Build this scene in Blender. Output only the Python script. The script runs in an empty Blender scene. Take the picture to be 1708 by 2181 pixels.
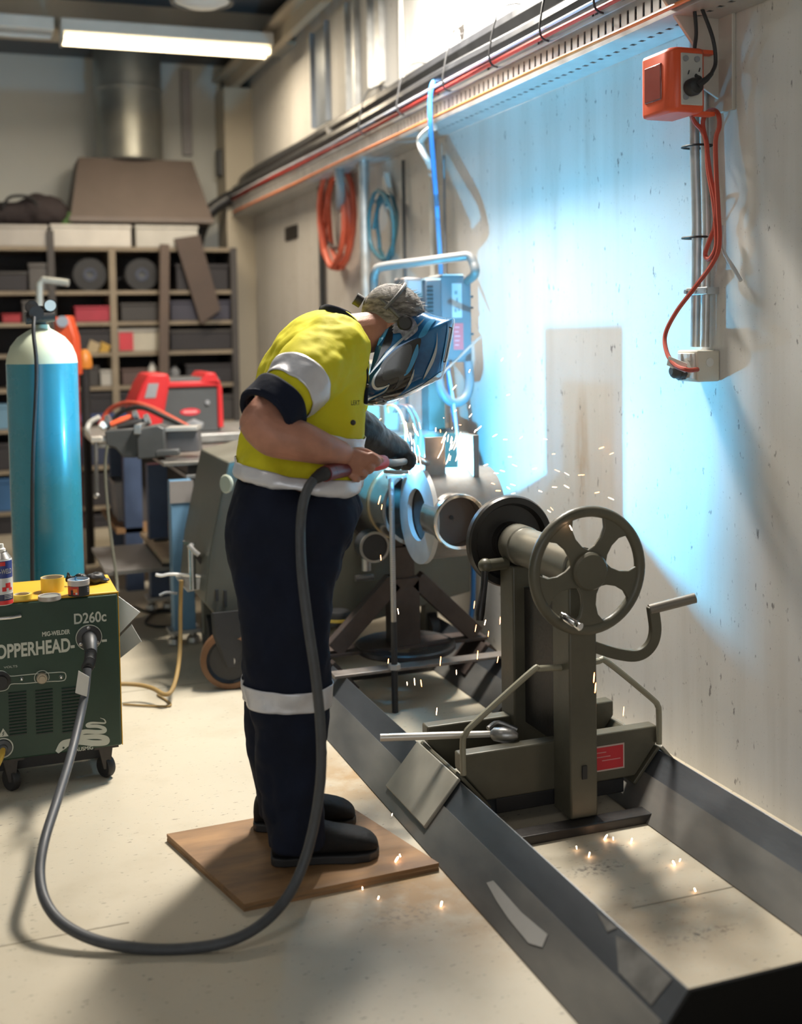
import bpy, bmesh, math, random
from mathutils import Vector, Matrix, geometry
random.seed(7)
PI = math.pi
scene = bpy.context.scene
col = scene.collection
V = Vector

# ------------------------------------------------------------------ camera
FPX, PCX, PCY = 2500.0, 854.0, 833.0            # focal length and principal point for a 1708 x 2181 frame
YAW, PITCH, ROLL = math.radians(20.1), math.atan(133 / 2500), 0.0167
CAM = V((0, 0, 1.5))
FH = V((math.sin(YAW), math.cos(YAW), 0))        # level view direction
RH = V((math.cos(YAW), -math.sin(YAW), 0))       # level direction to the right
FW = V((math.sin(YAW) * math.cos(PITCH), math.cos(YAW) * math.cos(PITCH), -math.sin(PITCH)))
U0 = RH.cross(FW)
CR = (RH - U0 * ROLL).normalized()
CU = (U0 + RH * ROLL).normalized()
cd = bpy.data.cameras.new('camera')
cam = bpy.data.objects.new('camera', cd)
col.objects.link(cam)
cd.sensor_fit = 'HORIZONTAL'
cd.sensor_width = 36
cd.lens = FPX / 1708 * 36
cd.shift_y = -(1090.5 - PCY) / 1708
cd.clip_start, cd.clip_end = 0.05, 60
M = Matrix((CR, CU, -FW)).transposed().to_4x4()
M.translation = CAM
cam.matrix_world = M
cd.dof.use_dof = True
cd.dof.focus_distance = 3.75
cd.dof.aperture_fstop = 2.0
scene.camera = cam

# ------------------------------------------------------------------ world, lights, exposure
scene.view_settings.view_transform = 'Standard'
scene.view_settings.look = 'None'
scene.view_settings.gamma = 1
scene.view_settings.use_curve_mapping = False
scene.view_settings.exposure = 0.22
world = bpy.data.worlds.new('world')
scene.world = world
world.use_nodes = True
bgn = world.node_tree.nodes['Background']
bgn.inputs[0].default_value = (0.92, 0.90, 0.86, 1)
bgn.inputs[1].default_value = 0.09

def area(name, loc, target, sx, sy, power, colour):
    l = bpy.data.lights.new(name, 'AREA')
    l.shape = 'RECTANGLE'
    l.size, l.size_y, l.energy, l.color = sx, sy, power, colour
    o = bpy.data.objects.new(name, l)
    col.objects.link(o)
    o.location = loc
    o.rotation_euler = (V(target) - V(loc)).to_track_quat('-Z', 'Y').to_euler()
    return o
area('wall_lamp_light', (1.80, 4.75, 3.46), (1.72, 4.6, 0), 0.20, 0.9, 235, (1.0, 0.93, 0.82))
area('hall_lamp_light', (-1.2, 2.4, 3.6), (-1.0, 2.6, 0), 1.4, 1.4, 14, (1.0, 0.95, 0.86))
area('batten_light', (1.15, 7.9, 3.42), (1.3, 7.6, 0), 1.4, 0.2, 42, (1.0, 0.84, 0.62))
area('front_fill_light', (-0.6, -2.35, 1.7), (0.3, 3.0, 1.1), 3.2, 2.4, 46, (0.93, 0.97, 1.0))  # cool fill added behind the camera, with no doorway built there
ARC = V((1.645, 4.150, 0.977))
al = bpy.data.lights.new('arc_light', 'POINT')
al.energy, al.color, al.shadow_soft_size = 118, (0.08, 0.58, 1.0), 0.005
ao = bpy.data.objects.new('arc_light', al)
col.objects.link(ao)
ao.location = ARC
bl = bpy.data.lights.new('flange_fill_light', 'POINT')          # second blue light added to light the flange, apart from the arc
bl.energy, bl.color, bl.shadow_soft_size = 6, (0.12, 0.52, 1.0), 0.012
bo_ = bpy.data.objects.new('flange_fill_light', bl)
col.objects.link(bo_)
FILL_POS = V((1.535, 4.185, 0.995))
bo_.location = FILL_POS

# ------------------------------------------------------------------ helpers
def ray(px, py):
    return FW + CR * ((px - PCX) / FPX) - CU * ((py - PCY) / FPX)
def at(px, py, d):
    return CAM + ray(px, py) * d
def onx(px, py, X):
    r = ray(px, py)
    return CAM + r * (X / r.x)
def ony(px, py, Y):
    r = ray(px, py)
    return CAM + r * (Y / r.y)
def onz(px, py, z):
    r = ray(px, py)
    return CAM + r * ((z - 1.5) / r.z)

MATS = {}
def mat(name, c, r=0.5, m=0.0, v=0.12, s=5.0, b=0.0, bs=60.0, c2=None, stretch=None, emit=0.0, coat=0.0, spec=0.5):
    if name in MATS:
        return MATS[name]
    mt = bpy.data.materials.new(name)
    mt.use_nodes = True
    nt = mt.node_tree
    N, L = nt.nodes, nt.links
    bs_ = N['Principled BSDF']
    bs_.inputs['Metallic'].default_value = m
    bs_.inputs['Specular IOR Level'].default_value = spec
    if coat:
        bs_.inputs['Coat Weight'].default_value = coat
        bs_.inputs['Coat Roughness'].default_value = 0.12
    tc = N.new('ShaderNodeTexCoord')
    mp = N.new('ShaderNodeMapping')
    L.new(tc.outputs['Object'], mp.inputs['Vector'])
    if stretch:
        mp.inputs['Scale'].default_value = stretch
    nz = N.new('ShaderNodeTexNoise')
    nz.inputs['Scale'].default_value = s
    nz.inputs['Detail'].default_value = 6
    L.new(mp.outputs[0], nz.inputs['Vector'])
    rp = N.new('ShaderNodeValToRGB')
    rp.color_ramp.elements[0].position, rp.color_ramp.elements[1].position = 0.3, 0.7
    a = [x * (1 - v) for x in c]
    bb = c2 if c2 else [min(1, x * (1 + v)) for x in c]
    rp.color_ramp.elements[0].color = (*a, 1)
    rp.color_ramp.elements[1].color = (*bb, 1)
    L.new(nz.outputs['Fac'], rp.inputs[0])
    L.new(rp.outputs[0], bs_.inputs['Base Color'])
    mr = N.new('ShaderNodeMapRange')
    mr.inputs['To Min'].default_value = max(0.03, r - 0.08)
    mr.inputs['To Max'].default_value = min(1, r + 0.1)
    L.new(nz.outputs['Fac'], mr.inputs['Value'])
    L.new(mr.outputs[0], bs_.inputs['Roughness'])
    if b:
        n2 = N.new('ShaderNodeTexNoise')
        n2.inputs['Scale'].default_value = bs
        n2.inputs['Detail'].default_value = 4
        L.new(mp.outputs[0], n2.inputs['Vector'])
        bp = N.new('ShaderNodeBump')
        bp.inputs['Strength'].default_value = b
        bp.inputs['Distance'].default_value = 0.01
        L.new(n2.outputs['Fac'], bp.inputs['Height'])
        L.new(bp.outputs[0], bs_.inputs['Normal'])
    if emit:
        bs_.inputs['Emission Color'].default_value = (*c, 1)
        bs_.inputs['Emission Strength'].default_value = emit
    MATS[name] = mt
    return mt

WM = {}                                          # world matrix of every Empty / part
def tag(o, label=None, cat=None, group=None, kind=None):
    if label: o['label'] = label
    if cat: o['category'] = cat
    if group: o['group'] = group
    if kind: o['kind'] = kind
    return o
def thing(name, label, cat, loc=(0, 0, 0), rz=0.0, group=None, kind=None):
    o = bpy.data.objects.new(name, None)
    o.empty_display_size = 0.1
    col.objects.link(o)
    o.location = loc
    o.rotation_euler = (0, 0, rz)
    WM[o.name] = Matrix.Translation(V(loc)) @ Matrix.Rotation(rz, 4, 'Z')
    return tag(o, label, cat, group, kind)

def frame(z, hint=None):
    z = V(z).normalized()
    h = V(hint) if hint else (V((0, 0, 1)) if abs(z.z) < 0.9 else V((1, 0, 0)))
    x = h.cross(z)
    if x.length < 1e-6:
        x = V((0, 1, 0)).cross(z)
    x.normalize()
    return x, z.cross(x), z

def spline(pts, n=8, closed=False):
    pts = [V(p) for p in pts]
    out = []
    N = len(pts)
    segs = N if closed else N - 1
    for i in range(segs):
        if closed:
            p0, p1, p2, p3 = pts[i - 1], pts[i], pts[(i + 1) % N], pts[(i + 2) % N]
        else:
            p0 = pts[i - 1] if i else pts[0] * 2 - pts[1]
            p1, p2 = pts[i], pts[i + 1]
            p3 = pts[i + 2] if i + 2 < N else pts[-1] * 2 - pts[-2]
        for k in range(n):
            t = k / n
            out.append(0.5 * ((2 * p1) + (p2 - p0) * t + (2 * p0 - 5 * p1 + 4 * p2 - p3) * t * t + (3 * p1 - p0 - 3 * p2 + p3) * t ** 3))
    if not closed:
        out.append(pts[-1].copy())
    return out

class MB:
    def __init__(self):
        self.v, self.f = [], []
    def add(self, vs, fs):
        o = len(self.v)
        self.v += [V(p) for p in vs]
        self.f += [tuple(i + o for i in f) for f in fs]
        return self
    def box(self, a, b):
        (x0, y0, z0), (x1, y1, z1) = a, b
        return self.add([(x0, y0, z0), (x1, y0, z0), (x1, y1, z0), (x0, y1, z0), (x0, y0, z1), (x1, y0, z1), (x1, y1, z1), (x0, y1, z1)],
                        [(3, 2, 1, 0), (4, 5, 6, 7), (0, 1, 5, 4), (1, 2, 6, 5), (2, 3, 7, 6), (3, 0, 4, 7)])
    def bar(self, p0, p1, w, h, hint=None):      # rectangular bar between two points
        p0, p1 = V(p0), V(p1)
        x, y, z = frame(p1 - p0, hint)
        c = [(-w / 2, -h / 2), (w / 2, -h / 2), (w / 2, h / 2), (-w / 2, h / 2)]
        return self.add([p0 + x * a + y * b for a, b in c] + [p1 + x * a + y * b for a, b in c],
                        [(3, 2, 1, 0), (4, 5, 6, 7), (0, 1, 5, 4), (1, 2, 6, 5), (2, 3, 7, 6), (3, 0, 4, 7)])
    def lathe(self, prof, o, axis, n=32, hint=None, closed=False):   # prof: (radius, height along axis)
        o = V(o)
        x, y, z = frame(axis, hint)
        vs = []
        for r, h in prof:
            for k in range(n):
                t = 2 * PI * k / n
                vs.append(o + z * h + (x * math.cos(t) + y * math.sin(t)) * r)
        fs = []
        m = len(prof)
        for i in range(m if closed else m - 1):
            j = (i + 1) % m
            for k in range(n):
                fs.append((i * n + k, i * n + (k + 1) % n, j * n + (k + 1) % n, j * n + k))
        if not closed:
            if prof[0][0] > 1e-5: fs.append(tuple(reversed(range(n))))
            if prof[-1][0] > 1e-5: fs.append(tuple((m - 1) * n + k for k in range(n)))
        return self.add(vs, fs)
    def cyl(self, p0, p1, r, r1=None, n=24):
        p0, p1 = V(p0), V(p1)
        return self.lathe([(r, 0), (r if r1 is None else r1, (p1 - p0).length)], p0, p1 - p0, n)
    def ring(self, p0, p1, ro, ri, n=36):        # thick tube with open bore
        p0, p1 = V(p0), V(p1)
        h = (p1 - p0).length
        return self.lathe([(ro, 0), (ro, h), (ri, h), (ri, 0)], p0, p1 - p0, n, closed=True)
    def tube(self, pts, r, n=10, closed=False, sm=0, caps=True):
        if sm and isinstance(r, (list, tuple)):
            r = [q.x for q in spline([(a, 0, 0) for a in r], sm, closed)]
        pts = spline(pts, sm, closed) if sm else [V(p) for p in pts]
        m = len(pts)
        vs, fs = [], []
        px = None
        for i, p in enumerate(pts):
            if closed: d = pts[(i + 1) % m] - pts[i - 1]
            else: d = pts[min(i + 1, m - 1)] - pts[max(i - 1, 0)]
            d = d.normalized() if d.length > 1e-9 else V((0, 0, 1))
            if px is None: px = frame(d)[0]
            px = (px - d * px.dot(d)).normalized()
            py = d.cross(px)
            rr = r[i] if isinstance(r, (list, tuple)) else r
            for k in range(n):
                t = 2 * PI * k / n
                vs.append(p + (px * math.cos(t) + py * math.sin(t)) * rr)
        for i in range(m if closed else m - 1):
            j = (i + 1) % m
            for k in range(n):
                fs.append((i * n + k, i * n + (k + 1) % n, j * n + (k + 1) % n, j * n + k))
        if not closed and caps:
            fs.append(tuple(reversed(range(n))))
            fs.append(tuple((m - 1) * n + k for k in range(n)))
        return self.add(vs, fs)
    def prism(self, poly, off):                  # planar polygon (3D points) swept by a vector
        poly = [V(p) for p in poly]
        off = V(off)
        n = len(poly)
        fs = [tuple(reversed(range(n))), tuple(range(n, 2 * n))] + [(i, (i + 1) % n, n + (i + 1) % n, n + i) for i in range(n)]
        return self.add(poly + [p + off for p in poly], fs)
    def ball(self, c, r, n=16, sq=(1, 1, 1)):
        c = V(c)
        m = n // 2
        vs, fs = [], []
        for i in range(m + 1):
            ph = PI * i / m
            for k in range(n):
                t = 2 * PI * k / n
                vs.append(c + V((r * sq[0] * math.sin(ph) * math.cos(t), r * sq[1] * math.sin(ph) * math.sin(t), r * sq[2] * math.cos(ph))))
        for i in range(m):
            for k in range(n):
                fs.append((i * n + k, (i + 1) * n + k, (i + 1) * n + (k + 1) % n, i * n + (k + 1) % n))
        return self.add(vs, fs)
    def loft(self, rings, caps=True):            # rings: lists of equal length
        n = len(rings[0])
        vs = [p for r in rings for p in r]
        fs = []
        for i in range(len(rings) - 1):
            for k in range(n):
                fs.append((i * n + k, i * n + (k + 1) % n, (i + 1) * n + (k + 1) % n, (i + 1) * n + k))
        if caps:
            fs.append(tuple(reversed(range(n))))
            fs.append(tuple((len(rings) - 1) * n + k for k in range(n)))
        return self.add(vs, fs)
    def build(self, name, m, parent=None, label=None, cat=None, group=None, kind=None, bevel=0.0, smooth=True, angle=35, origin=None):
        me = bpy.data.meshes.new(name)
        o = bpy.data.objects.new(name, me)
        col.objects.link(o)
        if parent is not None:
            W = WM[parent.name]
            inv = W.inverted()
            me.from_pydata([inv @ p for p in self.v], [], self.f)
            o.parent = parent
            WM[o.name] = W
        else:
            if origin is None:
                xs, ys, zs = zip(*[(p.x, p.y, p.z) for p in self.v])
                origin = V(((min(xs) + max(xs)) / 2, (min(ys) + max(ys)) / 2, min(zs)))
            origin = V(origin)
            me.from_pydata([p - origin for p in self.v], [], self.f)
            o.location = origin
            WM[o.name] = Matrix.Translation(origin)
        bm = bmesh.new()
        bm.from_mesh(me)
        bmesh.ops.remove_doubles(bm, verts=bm.verts, dist=1e-6)
        bmesh.ops.recalc_face_normals(bm, faces=bm.faces)
        bm.to_mesh(me)
        bm.free()
        if smooth:
            me.shade_smooth()
            me.set_sharp_from_angle(angle=math.radians(angle))
        if m: me.materials.append(m)
        if bevel:
            md = o.modifiers.new('bevel', 'BEVEL')
            md.width = bevel
            md.segments = 2
            md.limit_method = 'ANGLE'
        tag(o, label, cat, group, kind)
        return o

def text(body, name, m, parent, o, ux, uz, height, width=None, fat=0.0, depth=0.0006):
    """lettering as flat raised mesh: o lower-left corner, ux reading direction, uz up"""
    c = bpy.data.curves.new(name, 'FONT')
    c.body = body
    c.size = 1
    c.offset = fat
    c.extrude = 0.001
    t = bpy.data.objects.new(name, c)
    col.objects.link(t)
    bpy.context.view_layer.update()
    me = bpy.data.meshes.new_from_object(t.evaluated_get(bpy.context.evaluated_depsgraph_get()))
    xs = [v.co.x for v in me.vertices]
    ys = [v.co.y for v in me.vertices]
    w, h, x0, y0 = max(xs) - min(xs), max(ys) - min(ys), min(xs), min(ys)
    sx = (width / w) if width else height / h
    sy = height / h
    ux, uz, o = V(ux).normalized(), V(uz).normalized(), V(o)
    n = ux.cross(uz)
    b = MB()
    b.v = [o + ux * ((v.co.x - x0) * sx) + uz * ((v.co.y - y0) * sy) + n * (depth if v.co.z > 0 else 0) for v in me.vertices]
    b.f = [tuple(p.vertices) for p in me.polygons]
    bpy.data.objects.remove(t)
    bpy.data.meshes.remove(me)
    return b.build(name, m, parent, smooth=False)

def copy_tree(o, parent=None):
    c = o.copy()
    col.objects.link(c)
    c.parent = parent
    for ch in list(o.children):
        copy_tree(ch, c)
    return c

# ------------------------------------------------------------------ common materials
M_STEEL = mat('bare_steel', (0.42, 0.41, 0.40), 0.38, 0.9, 0.2, 9, 0.1)
M_STAINLESS = mat('polished_stainless', (0.62, 0.60, 0.57), 0.2, 1.0, 0.1, 12)
M_CHROME = mat('chrome', (0.75, 0.75, 0.76), 0.15, 1.0, 0.05)
M_OLIVE = mat('olive_enamel', (0.092, 0.085, 0.060), 0.42, 0.0, 0.16, 7, 0.08, 40)
M_GREYGREEN = mat('grey_green_enamel', (0.085, 0.083, 0.066), 0.45, 0, 0.12, 5)
M_BLACK = mat('black_rubber', (0.018, 0.018, 0.02), 0.55, 0, 0.2, 20)
M_DARK = mat('dark_steel', (0.05, 0.046, 0.045), 0.42, 0.6, 0.25, 9, 0.1)
M_BROWN = mat('oxide_brown_steel', (0.060, 0.045, 0.040), 0.5, 0.35, 0.3, 8, 0.1)
M_GREY = mat('grey_plastic', (0.26, 0.27, 0.29), 0.5, 0, 0.08)
M_DGREY = mat('dark_grey_plastic', (0.07, 0.075, 0.08), 0.5, 0, 0.1)
M_GALV = mat('galvanised_steel', (0.50, 0.50, 0.49), 0.4, 0.7, 0.14, 14)
M_WHITE = mat('white_plastic', (0.66, 0.65, 0.61), 0.45, 0, 0.06)
M_RED = mat('red_paint', (0.62, 0.035, 0.035), 0.4, 0, 0.1)
M_ORANGE = mat('orange_plastic', (0.72, 0.095, 0.03), 0.38, 0, 0.1)
M_BLUE = mat('blue_paint', (0.115, 0.235, 0.37), 0.45, 0, 0.16, 6)
M_NAVYPOST = mat('dark_blue_paint', (0.05, 0.075, 0.14), 0.5, 0, 0.2, 6)
M_WOOD = mat('plywood_brown', (0.20, 0.105, 0.048), 0.62, 0, 0.35, 4, 0.12, 50, c2=(0.34, 0.19, 0.085), stretch=(1.0, 4, 4))
M_PALEWOOD = mat('pale_shelf_wood', (0.40, 0.30, 0.20), 0.65, 0, 0.25, 6, stretch=(1.5, 9, 9))
# ------------------------------------------------------------------ structure
WX = 2.25                                        # face of the right wall
def surface(name, base, dark, kind):
    mt = bpy.data.materials.new(name)
    mt.use_nodes = True
    nt = mt.node_tree
    N, L = nt.nodes, nt.links
    p = N['Principled BSDF']
    g = N.new('ShaderNodeTexCoord')
    def noise(scale, stretch=(1, 1, 1), detail=8, rough=0.6):
        m = N.new('ShaderNodeMapping')
        m.inputs['Scale'].default_value = stretch
        L.new(g.outputs['Object'], m.inputs['Vector'])
        n = N.new('ShaderNodeTexNoise')
        n.inputs['Scale'].default_value = scale
        n.inputs['Detail'].default_value = detail
        n.inputs['Roughness'].default_value = rough
        L.new(m.outputs[0], n.inputs['Vector'])
        return n.outputs['Fac']
    def ramp(fac, a, b):
        r = N.new('ShaderNodeMapRange')
        r.inputs['From Min'].default_value, r.inputs['From Max'].default_value = a, b
        L.new(fac, r.inputs['Value'])
        return r.outputs[0]
    def mix(fac, a, b):
        x = N.new('ShaderNodeMix')
        x.data_type = 'RGBA'
        L.new(fac, x.inputs[0])
        for s, i in ((a, 6), (b, 7)):
            if isinstance(s, tuple): x.inputs[i].default_value = (*s, 1)
            else: L.new(s, x.inputs[i])
        return x.outputs[2]
    def mul(a, b):
        x = N.new('ShaderNodeMath')
        x.operation = 'MULTIPLY'
        L.new(a, x.inputs[0])
        if isinstance(b, float): x.inputs[1].default_value = b
        else: L.new(b, x.inputs[1])
        return x.outputs[0]
    def blob(c, rad):                            # soft patch of fixed place and shape, for stains and painted glow
        m = N.new('ShaderNodeMapping')
        m.vector_type = 'POINT'
        m.inputs['Location'].default_value = [-a / b for a, b in zip(c, rad)]
        m.inputs['Scale'].default_value = [1 / b for b in rad]
        L.new(g.outputs['Object'], m.inputs['Vector'])
        l = N.new('ShaderNodeVectorMath')
        l.operation = 'LENGTH'
        L.new(m.outputs[0], l.inputs[0])
        return ramp(l.outputs['Value'], 1.0, 0.15)
    c = mix(ramp(noise(1.1), 0.35, 0.7), base, tuple(x * 0.88 for x in base))
    if kind == 'wall':
        c = mix(mul(ramp(noise(3.0, (1, 2.2, 0.16)), 0.45, 0.75), 0.7), c, tuple(x * y for x, y in zip(base, (0.78, 0.76, 0.72))))
        for px, py, ry, rz, k in ((1240, 980, 0.07, 0.34, 0.8), (1180, 470, 0.04, 0.30, 0.35), (1265, 1230, 0.20, 0.22, 0.35), (1250, 320, 0.03, 0.35, 0.28)):
            w = onx(px, py, WX)
            tint = (0.42, 0.28, 0.14) if k > 0.5 else (0.34, 0.30, 0.25)
            c = mix(mul(mul(blob((WX, w.y, w.z), (5, ry, rz)), ramp(noise(14, (1, 1, 0.35)), 0.3, 0.62)), k), c, tint)
        c = mix(mul(ramp(noise(42, (1, 1, 0.45), 3), 0.66, 0.72), 0.75), c, (0.10, 0.09, 0.09))
        c = mix(mul(ramp(noise(150, detail=2), 0.68, 0.76), 0.5), c, (0.14, 0.12, 0.11))
    elif kind == 'floor':
        c = mix(mul(ramp(noise(2.6), 0.52, 0.72), 0.5), c, tuple(x * y for x, y in zip(base, (0.72, 0.68, 0.60))))
        for px, py, rx, ry, k in ((880, 1900, 0.36, 0.30, 0.95), (1400, 1960, 0.40, 0.40, 0.45), (760, 1660, 0.28, 0.40, 0.8), (1050, 1960, 0.3, 0.3, 0.5)):  # orange burn stains, strengthened in colour to imitate spark glow
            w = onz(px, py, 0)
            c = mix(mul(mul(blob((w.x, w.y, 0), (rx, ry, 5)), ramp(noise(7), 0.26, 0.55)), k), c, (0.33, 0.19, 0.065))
        for px, py, rx, ry, k in ((1270, 1850, 0.12, 0.05, 0.9), (1490, 1990, 0.14, 0.035, 0.8), (860, 1950, 0.12, 0.06, 0.6)):
            w = onz(px, py, 0)
            c = mix(mul(mul(blob((w.x, w.y, 0), (rx, ry, 5)), ramp(noise(55), 0.5, 0.6)), k), c, (0.07, 0.06, 0.05))
        c = mix(mul(ramp(noise(34, (1, 2.6, 1), 3), 0.645, 0.69), 0.75), c, (0.13, 0.11, 0.09))
        c = mix(mul(ramp(noise(95, detail=2), 0.70, 0.76), 0.6), c, (0.12, 0.10, 0.08))
    L.new(c, p.inputs['Base Color'])
    p.inputs['Roughness'].default_value = 0.55 if kind == 'floor' else 0.62
    bp = N.new('ShaderNodeBump')
    bp.inputs['Strength'].default_value = 0.12
    bp.inputs['Distance'].default_value = 0.004
    L.new(noise(24), bp.inputs['Height'])
    L.new(bp.outputs[0], p.inputs['Normal'])
    return mt
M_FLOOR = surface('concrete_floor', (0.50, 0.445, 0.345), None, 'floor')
M_WALL = surface('painted_concrete_wall', (0.66, 0.645, 0.62), None, 'wall')
M_BACK = mat('grey_panel_wall', (0.56, 0.57, 0.54), 0.6, 0, 0.06, 1.0)
M_CEIL = mat('dark_roof_sheet', (0.085, 0.09, 0.10), 0.6, 0, 0.1, 2.0)
M_BEAM = mat('cream_beam', (0.42, 0.37, 0.29), 0.55, 0, 0.08, 2.0)

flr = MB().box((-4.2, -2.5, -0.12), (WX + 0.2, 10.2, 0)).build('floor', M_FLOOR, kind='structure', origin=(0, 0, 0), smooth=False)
# saw-cut control joints of the slab: thin dark inlays set flush in the floor
M_JOINT = mat('joint_filler', (0.27, 0.235, 0.175), 0.8, 0, 0.2, 30)
for x0, y0, x1, y1 in ((-4, 2.985, 0.33, 2.985), (1.55, 2.57, WX, 2.57), (-4, 4.95, 1.0, 4.95)):
    MB().bar((x0, y0, 0.0003), (x1, y1, 0.0003), 0.004, 0.0012, (0, 0, 1)).build('floor_joint', M_JOINT, flr)
wr = MB().box((WX, -2.5, 0), (WX + 0.2, 10.2, 3.75)).build('wall_right', M_WALL, kind='structure', origin=(0, 0, 0), smooth=False)
MB().box((-4.2, 10.0, 0), (WX, 10.2, 3.75)).build('wall_back', M_BACK, kind='structure', smooth=False)
MB().box((-4.4, -2.5, 0), (-4.2, 10.2, 3.75)).build('wall_left', M_BACK, kind='structure', smooth=False)
MB().box((-4.4, -2.7, 0), (WX + 0.2, -2.5, 3.75)).build('wall_front', M_BACK, kind='structure', smooth=False)
MB().box((-4.4, -2.7, 3.75), (WX + 0.2, 10.2, 3.85)).build('ceiling', M_CEIL, kind='structure', smooth=False)
b = MB()                                          # roof beam carrying the fluorescent batten
b.box((-4.2, 8.30, 3.56), (WX, 8.55, 3.75)).box((-4.2, 8.22, 3.535), (WX, 8.62, 3.56))
b.build('trim_1', M_BEAM, kind='structure', smooth=False)
b = MB().box((2.08, 4.9, 3.50), (2.14, 10.0, 3.60)).box((2.00, 4.9, 3.60), (WX, 10, 3.63))
b.build('trim_2', M_BEAM, kind='structure', smooth=False)
MB().box((2.02, 9.62, 0), (WX, 10.0, 3.50)).build('trim_3', mat('cream_column', (0.50, 0.45, 0.36), 0.6, 0, 0.08, 1.5), kind='structure', smooth=False)
MB().box((-4.2, 6.6, 3.66), (WX, 6.75, 3.75)).build('trim_4', mat('roof_purlin', (0.20, 0.20, 0.20), 0.5, 0.4, 0.1), kind='structure', smooth=False)

# fluorescent batten
a, c = ony(136, 88, 8.05), ony(574, 108, 8.05)
zf = (a.z + c.z) / 2
ft = thing('fluorescent_lamp', 'lit twin fluorescent batten hanging under the cream roof beam', 'ceiling lamp', (a.x, 8.05, zf))
MB().box((a.x - 0.02, 8.0, zf + 0.045), (c.x + 0.02, 8.25, zf + 0.13)).build('lamp_body', M_WHITE, ft, bevel=0.008)
M_TUBE = mat('lit_tube', (1.0, 0.80, 0.50), 0.4, emit=5.0)
for dy in (0.03, 0.17):
    MB().cyl((a.x, 8.02 + dy, zf + 0.01), (c.x, 8.02 + dy, zf + 0.01), 0.019, n=12).build('tube', M_TUBE, ft)
for x in (a.x - 0.012, c.x):
    MB().box((x, 8.01, zf - 0.012), (x + 0.012, 8.24, zf + 0.05)).build('end_cap', M_WHITE, ft)
# unlit battens further left on the same beam
t2 = thing('fluorescent_lamp', 'switched-off fluorescent batten beside the lit one under the beam', 'ceiling lamp', (a.x - 0.9, 8.05, zf))
MB().box((a.x - 1.5, 8.0, zf + 0.045), (a.x - 0.06, 8.22, zf + 0.13)).build('lamp_body', M_WHITE, t2, bevel=0.008)
MB().cyl((a.x - 1.48, 8.1, zf + 0.02), (a.x - 0.08, 8.1, zf + 0.02), 0.017, n=12).build('tube', mat('unlit_tube', (0.6, 0.6, 0.58), 0.3), t2)
# round high-bay lamp at the top of the frame
hb = at(430, 6, 7.2)
hl = thing('high_bay_lamp', 'round dark high-bay lamp under the roof', 'ceiling lamp', hb)
MB().lathe([(0.06, 0.32), (0.09, 0.30), (0.10, 0.14), (0.17, 0.06), (0.195, 0.0), (0.18, 0.0), (0.16, 0.05)], (hb.x, hb.y, hb.z), (0, 0, 1)).build('lamp_housing', M_DGREY, hl)
MB().lathe([(0.0, -0.03), (0.10, -0.022), (0.17, 0.01), (0.165, 0.02)], (hb.x, hb.y, hb.z), (0, 0, 1)).build('diffuser', M_WHITE, hl)
# the wall lamp that washes the concrete: a real strip fitting, above the frame
wl = thing('strip_lamp', 'slim white strip lamp under the ceiling beside the concrete wall', 'ceiling lamp', (1.8, 4.75, 3.5))
MB().box((1.67, 4.28, 3.50), (1.93, 5.22, 3.56)).build('lamp_body', M_WHITE, wl, bevel=0.006)
for y in (4.45, 5.05):
    MB().cyl((1.8, y, 3.56), (1.8, y, 3.75), 0.006, n=8).build('hanger', M_STEEL, wl)

# ------------------------------------------------------------------ cable tray on the right wall
TY0, TY1 = 2.55, 9.6
tr = thing('cable_tray', 'perforated galvanised cable tray running along the concrete wall', 'cable tray', (2.16, 6, 2.45))
M_TRAY = mat('zinc_tray', (0.55, 0.56, 0.56), 0.42, 0.45, 0.1, 12)
def perforated(mb, y0, y1, pitch, hole, org, u, wid, h0, h1, th):
    """sheet along Y through org, across direction u (0..wid), with one row of holes between h0 and h1"""
    u = V(u)
    nrm = V((0, 1, 0)).cross(u).normalized() * th
    def quad(ya, yb, ca, cb):
        p = [org + V((0, ya, 0)) + u * ca, org + V((0, yb, 0)) + u * ca, org + V((0, yb, 0)) + u * cb, org + V((0, ya, 0)) + u * cb]
        mb.prism(p, nrm)
    quad(y0, y1, 0, h0)
    quad(y0, y1, h1, wid)
    y = y0
    while y < y1:
        quad(y, min(y + pitch - hole, y1), h0, h1)
        y += pitch
b = MB()
perforated(b, TY0, TY1, 0.055, 0.022, V((2.06, 0, 2.455)), (1, 0, 0), 0.186, 0.085, 0.105, 0.003)
b.build('tray_floor', M_TRAY, tr, smooth=False)
b = MB()
perforated(b, TY0, TY1, 0.048, 0.014, V((2.06, 0, 2.455)), (0, 0, 1), 0.10, 0.03, 0.075, 0.003)
b.build('tray_side', mat('slotted_duct', (0.36, 0.36, 0.36), 0.5, 0.3, 0.15, 12), tr, smooth=False)
MB().box((2.052, TY0, 2.548), (2.068, TY1, 2.562)).build('tray_lip', M_TRAY, tr, smooth=False)
b = MB()
perforated(b, TY0, TY1, 0.10, 0.03, V((2.243, 0, 2.47)), (0, 0, 1), 0.24, 0.10, 0.14, 0.003)
b.build('back_plate', mat('back_strip', (0.20, 0.21, 0.22), 0.5, 0.3), tr, smooth=False)
def wcable(name, lab, m, pts, r, cat='cable', n=10, sm=6):
    return MB().tube(pts, r, n, sm=sm).build(name, m, None, lab, cat)
ys = [TY0, 3.3, 4.1, 5.0, 5.9, 6.8, 7.6, 8.4, 9.2, 9.5]
def along(x, z, amp, ph, seed):
    rr = random.Random(seed)
    return [(x + rr.uniform(-1, 1) * amp, y, z + rr.uniform(-1, 1) * amp + ph * (y - 5)) for y in ys]
M_CBLK = mat('black_conduit', (0.022, 0.023, 0.026), 0.35, 0, 0.2, 12)
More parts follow.
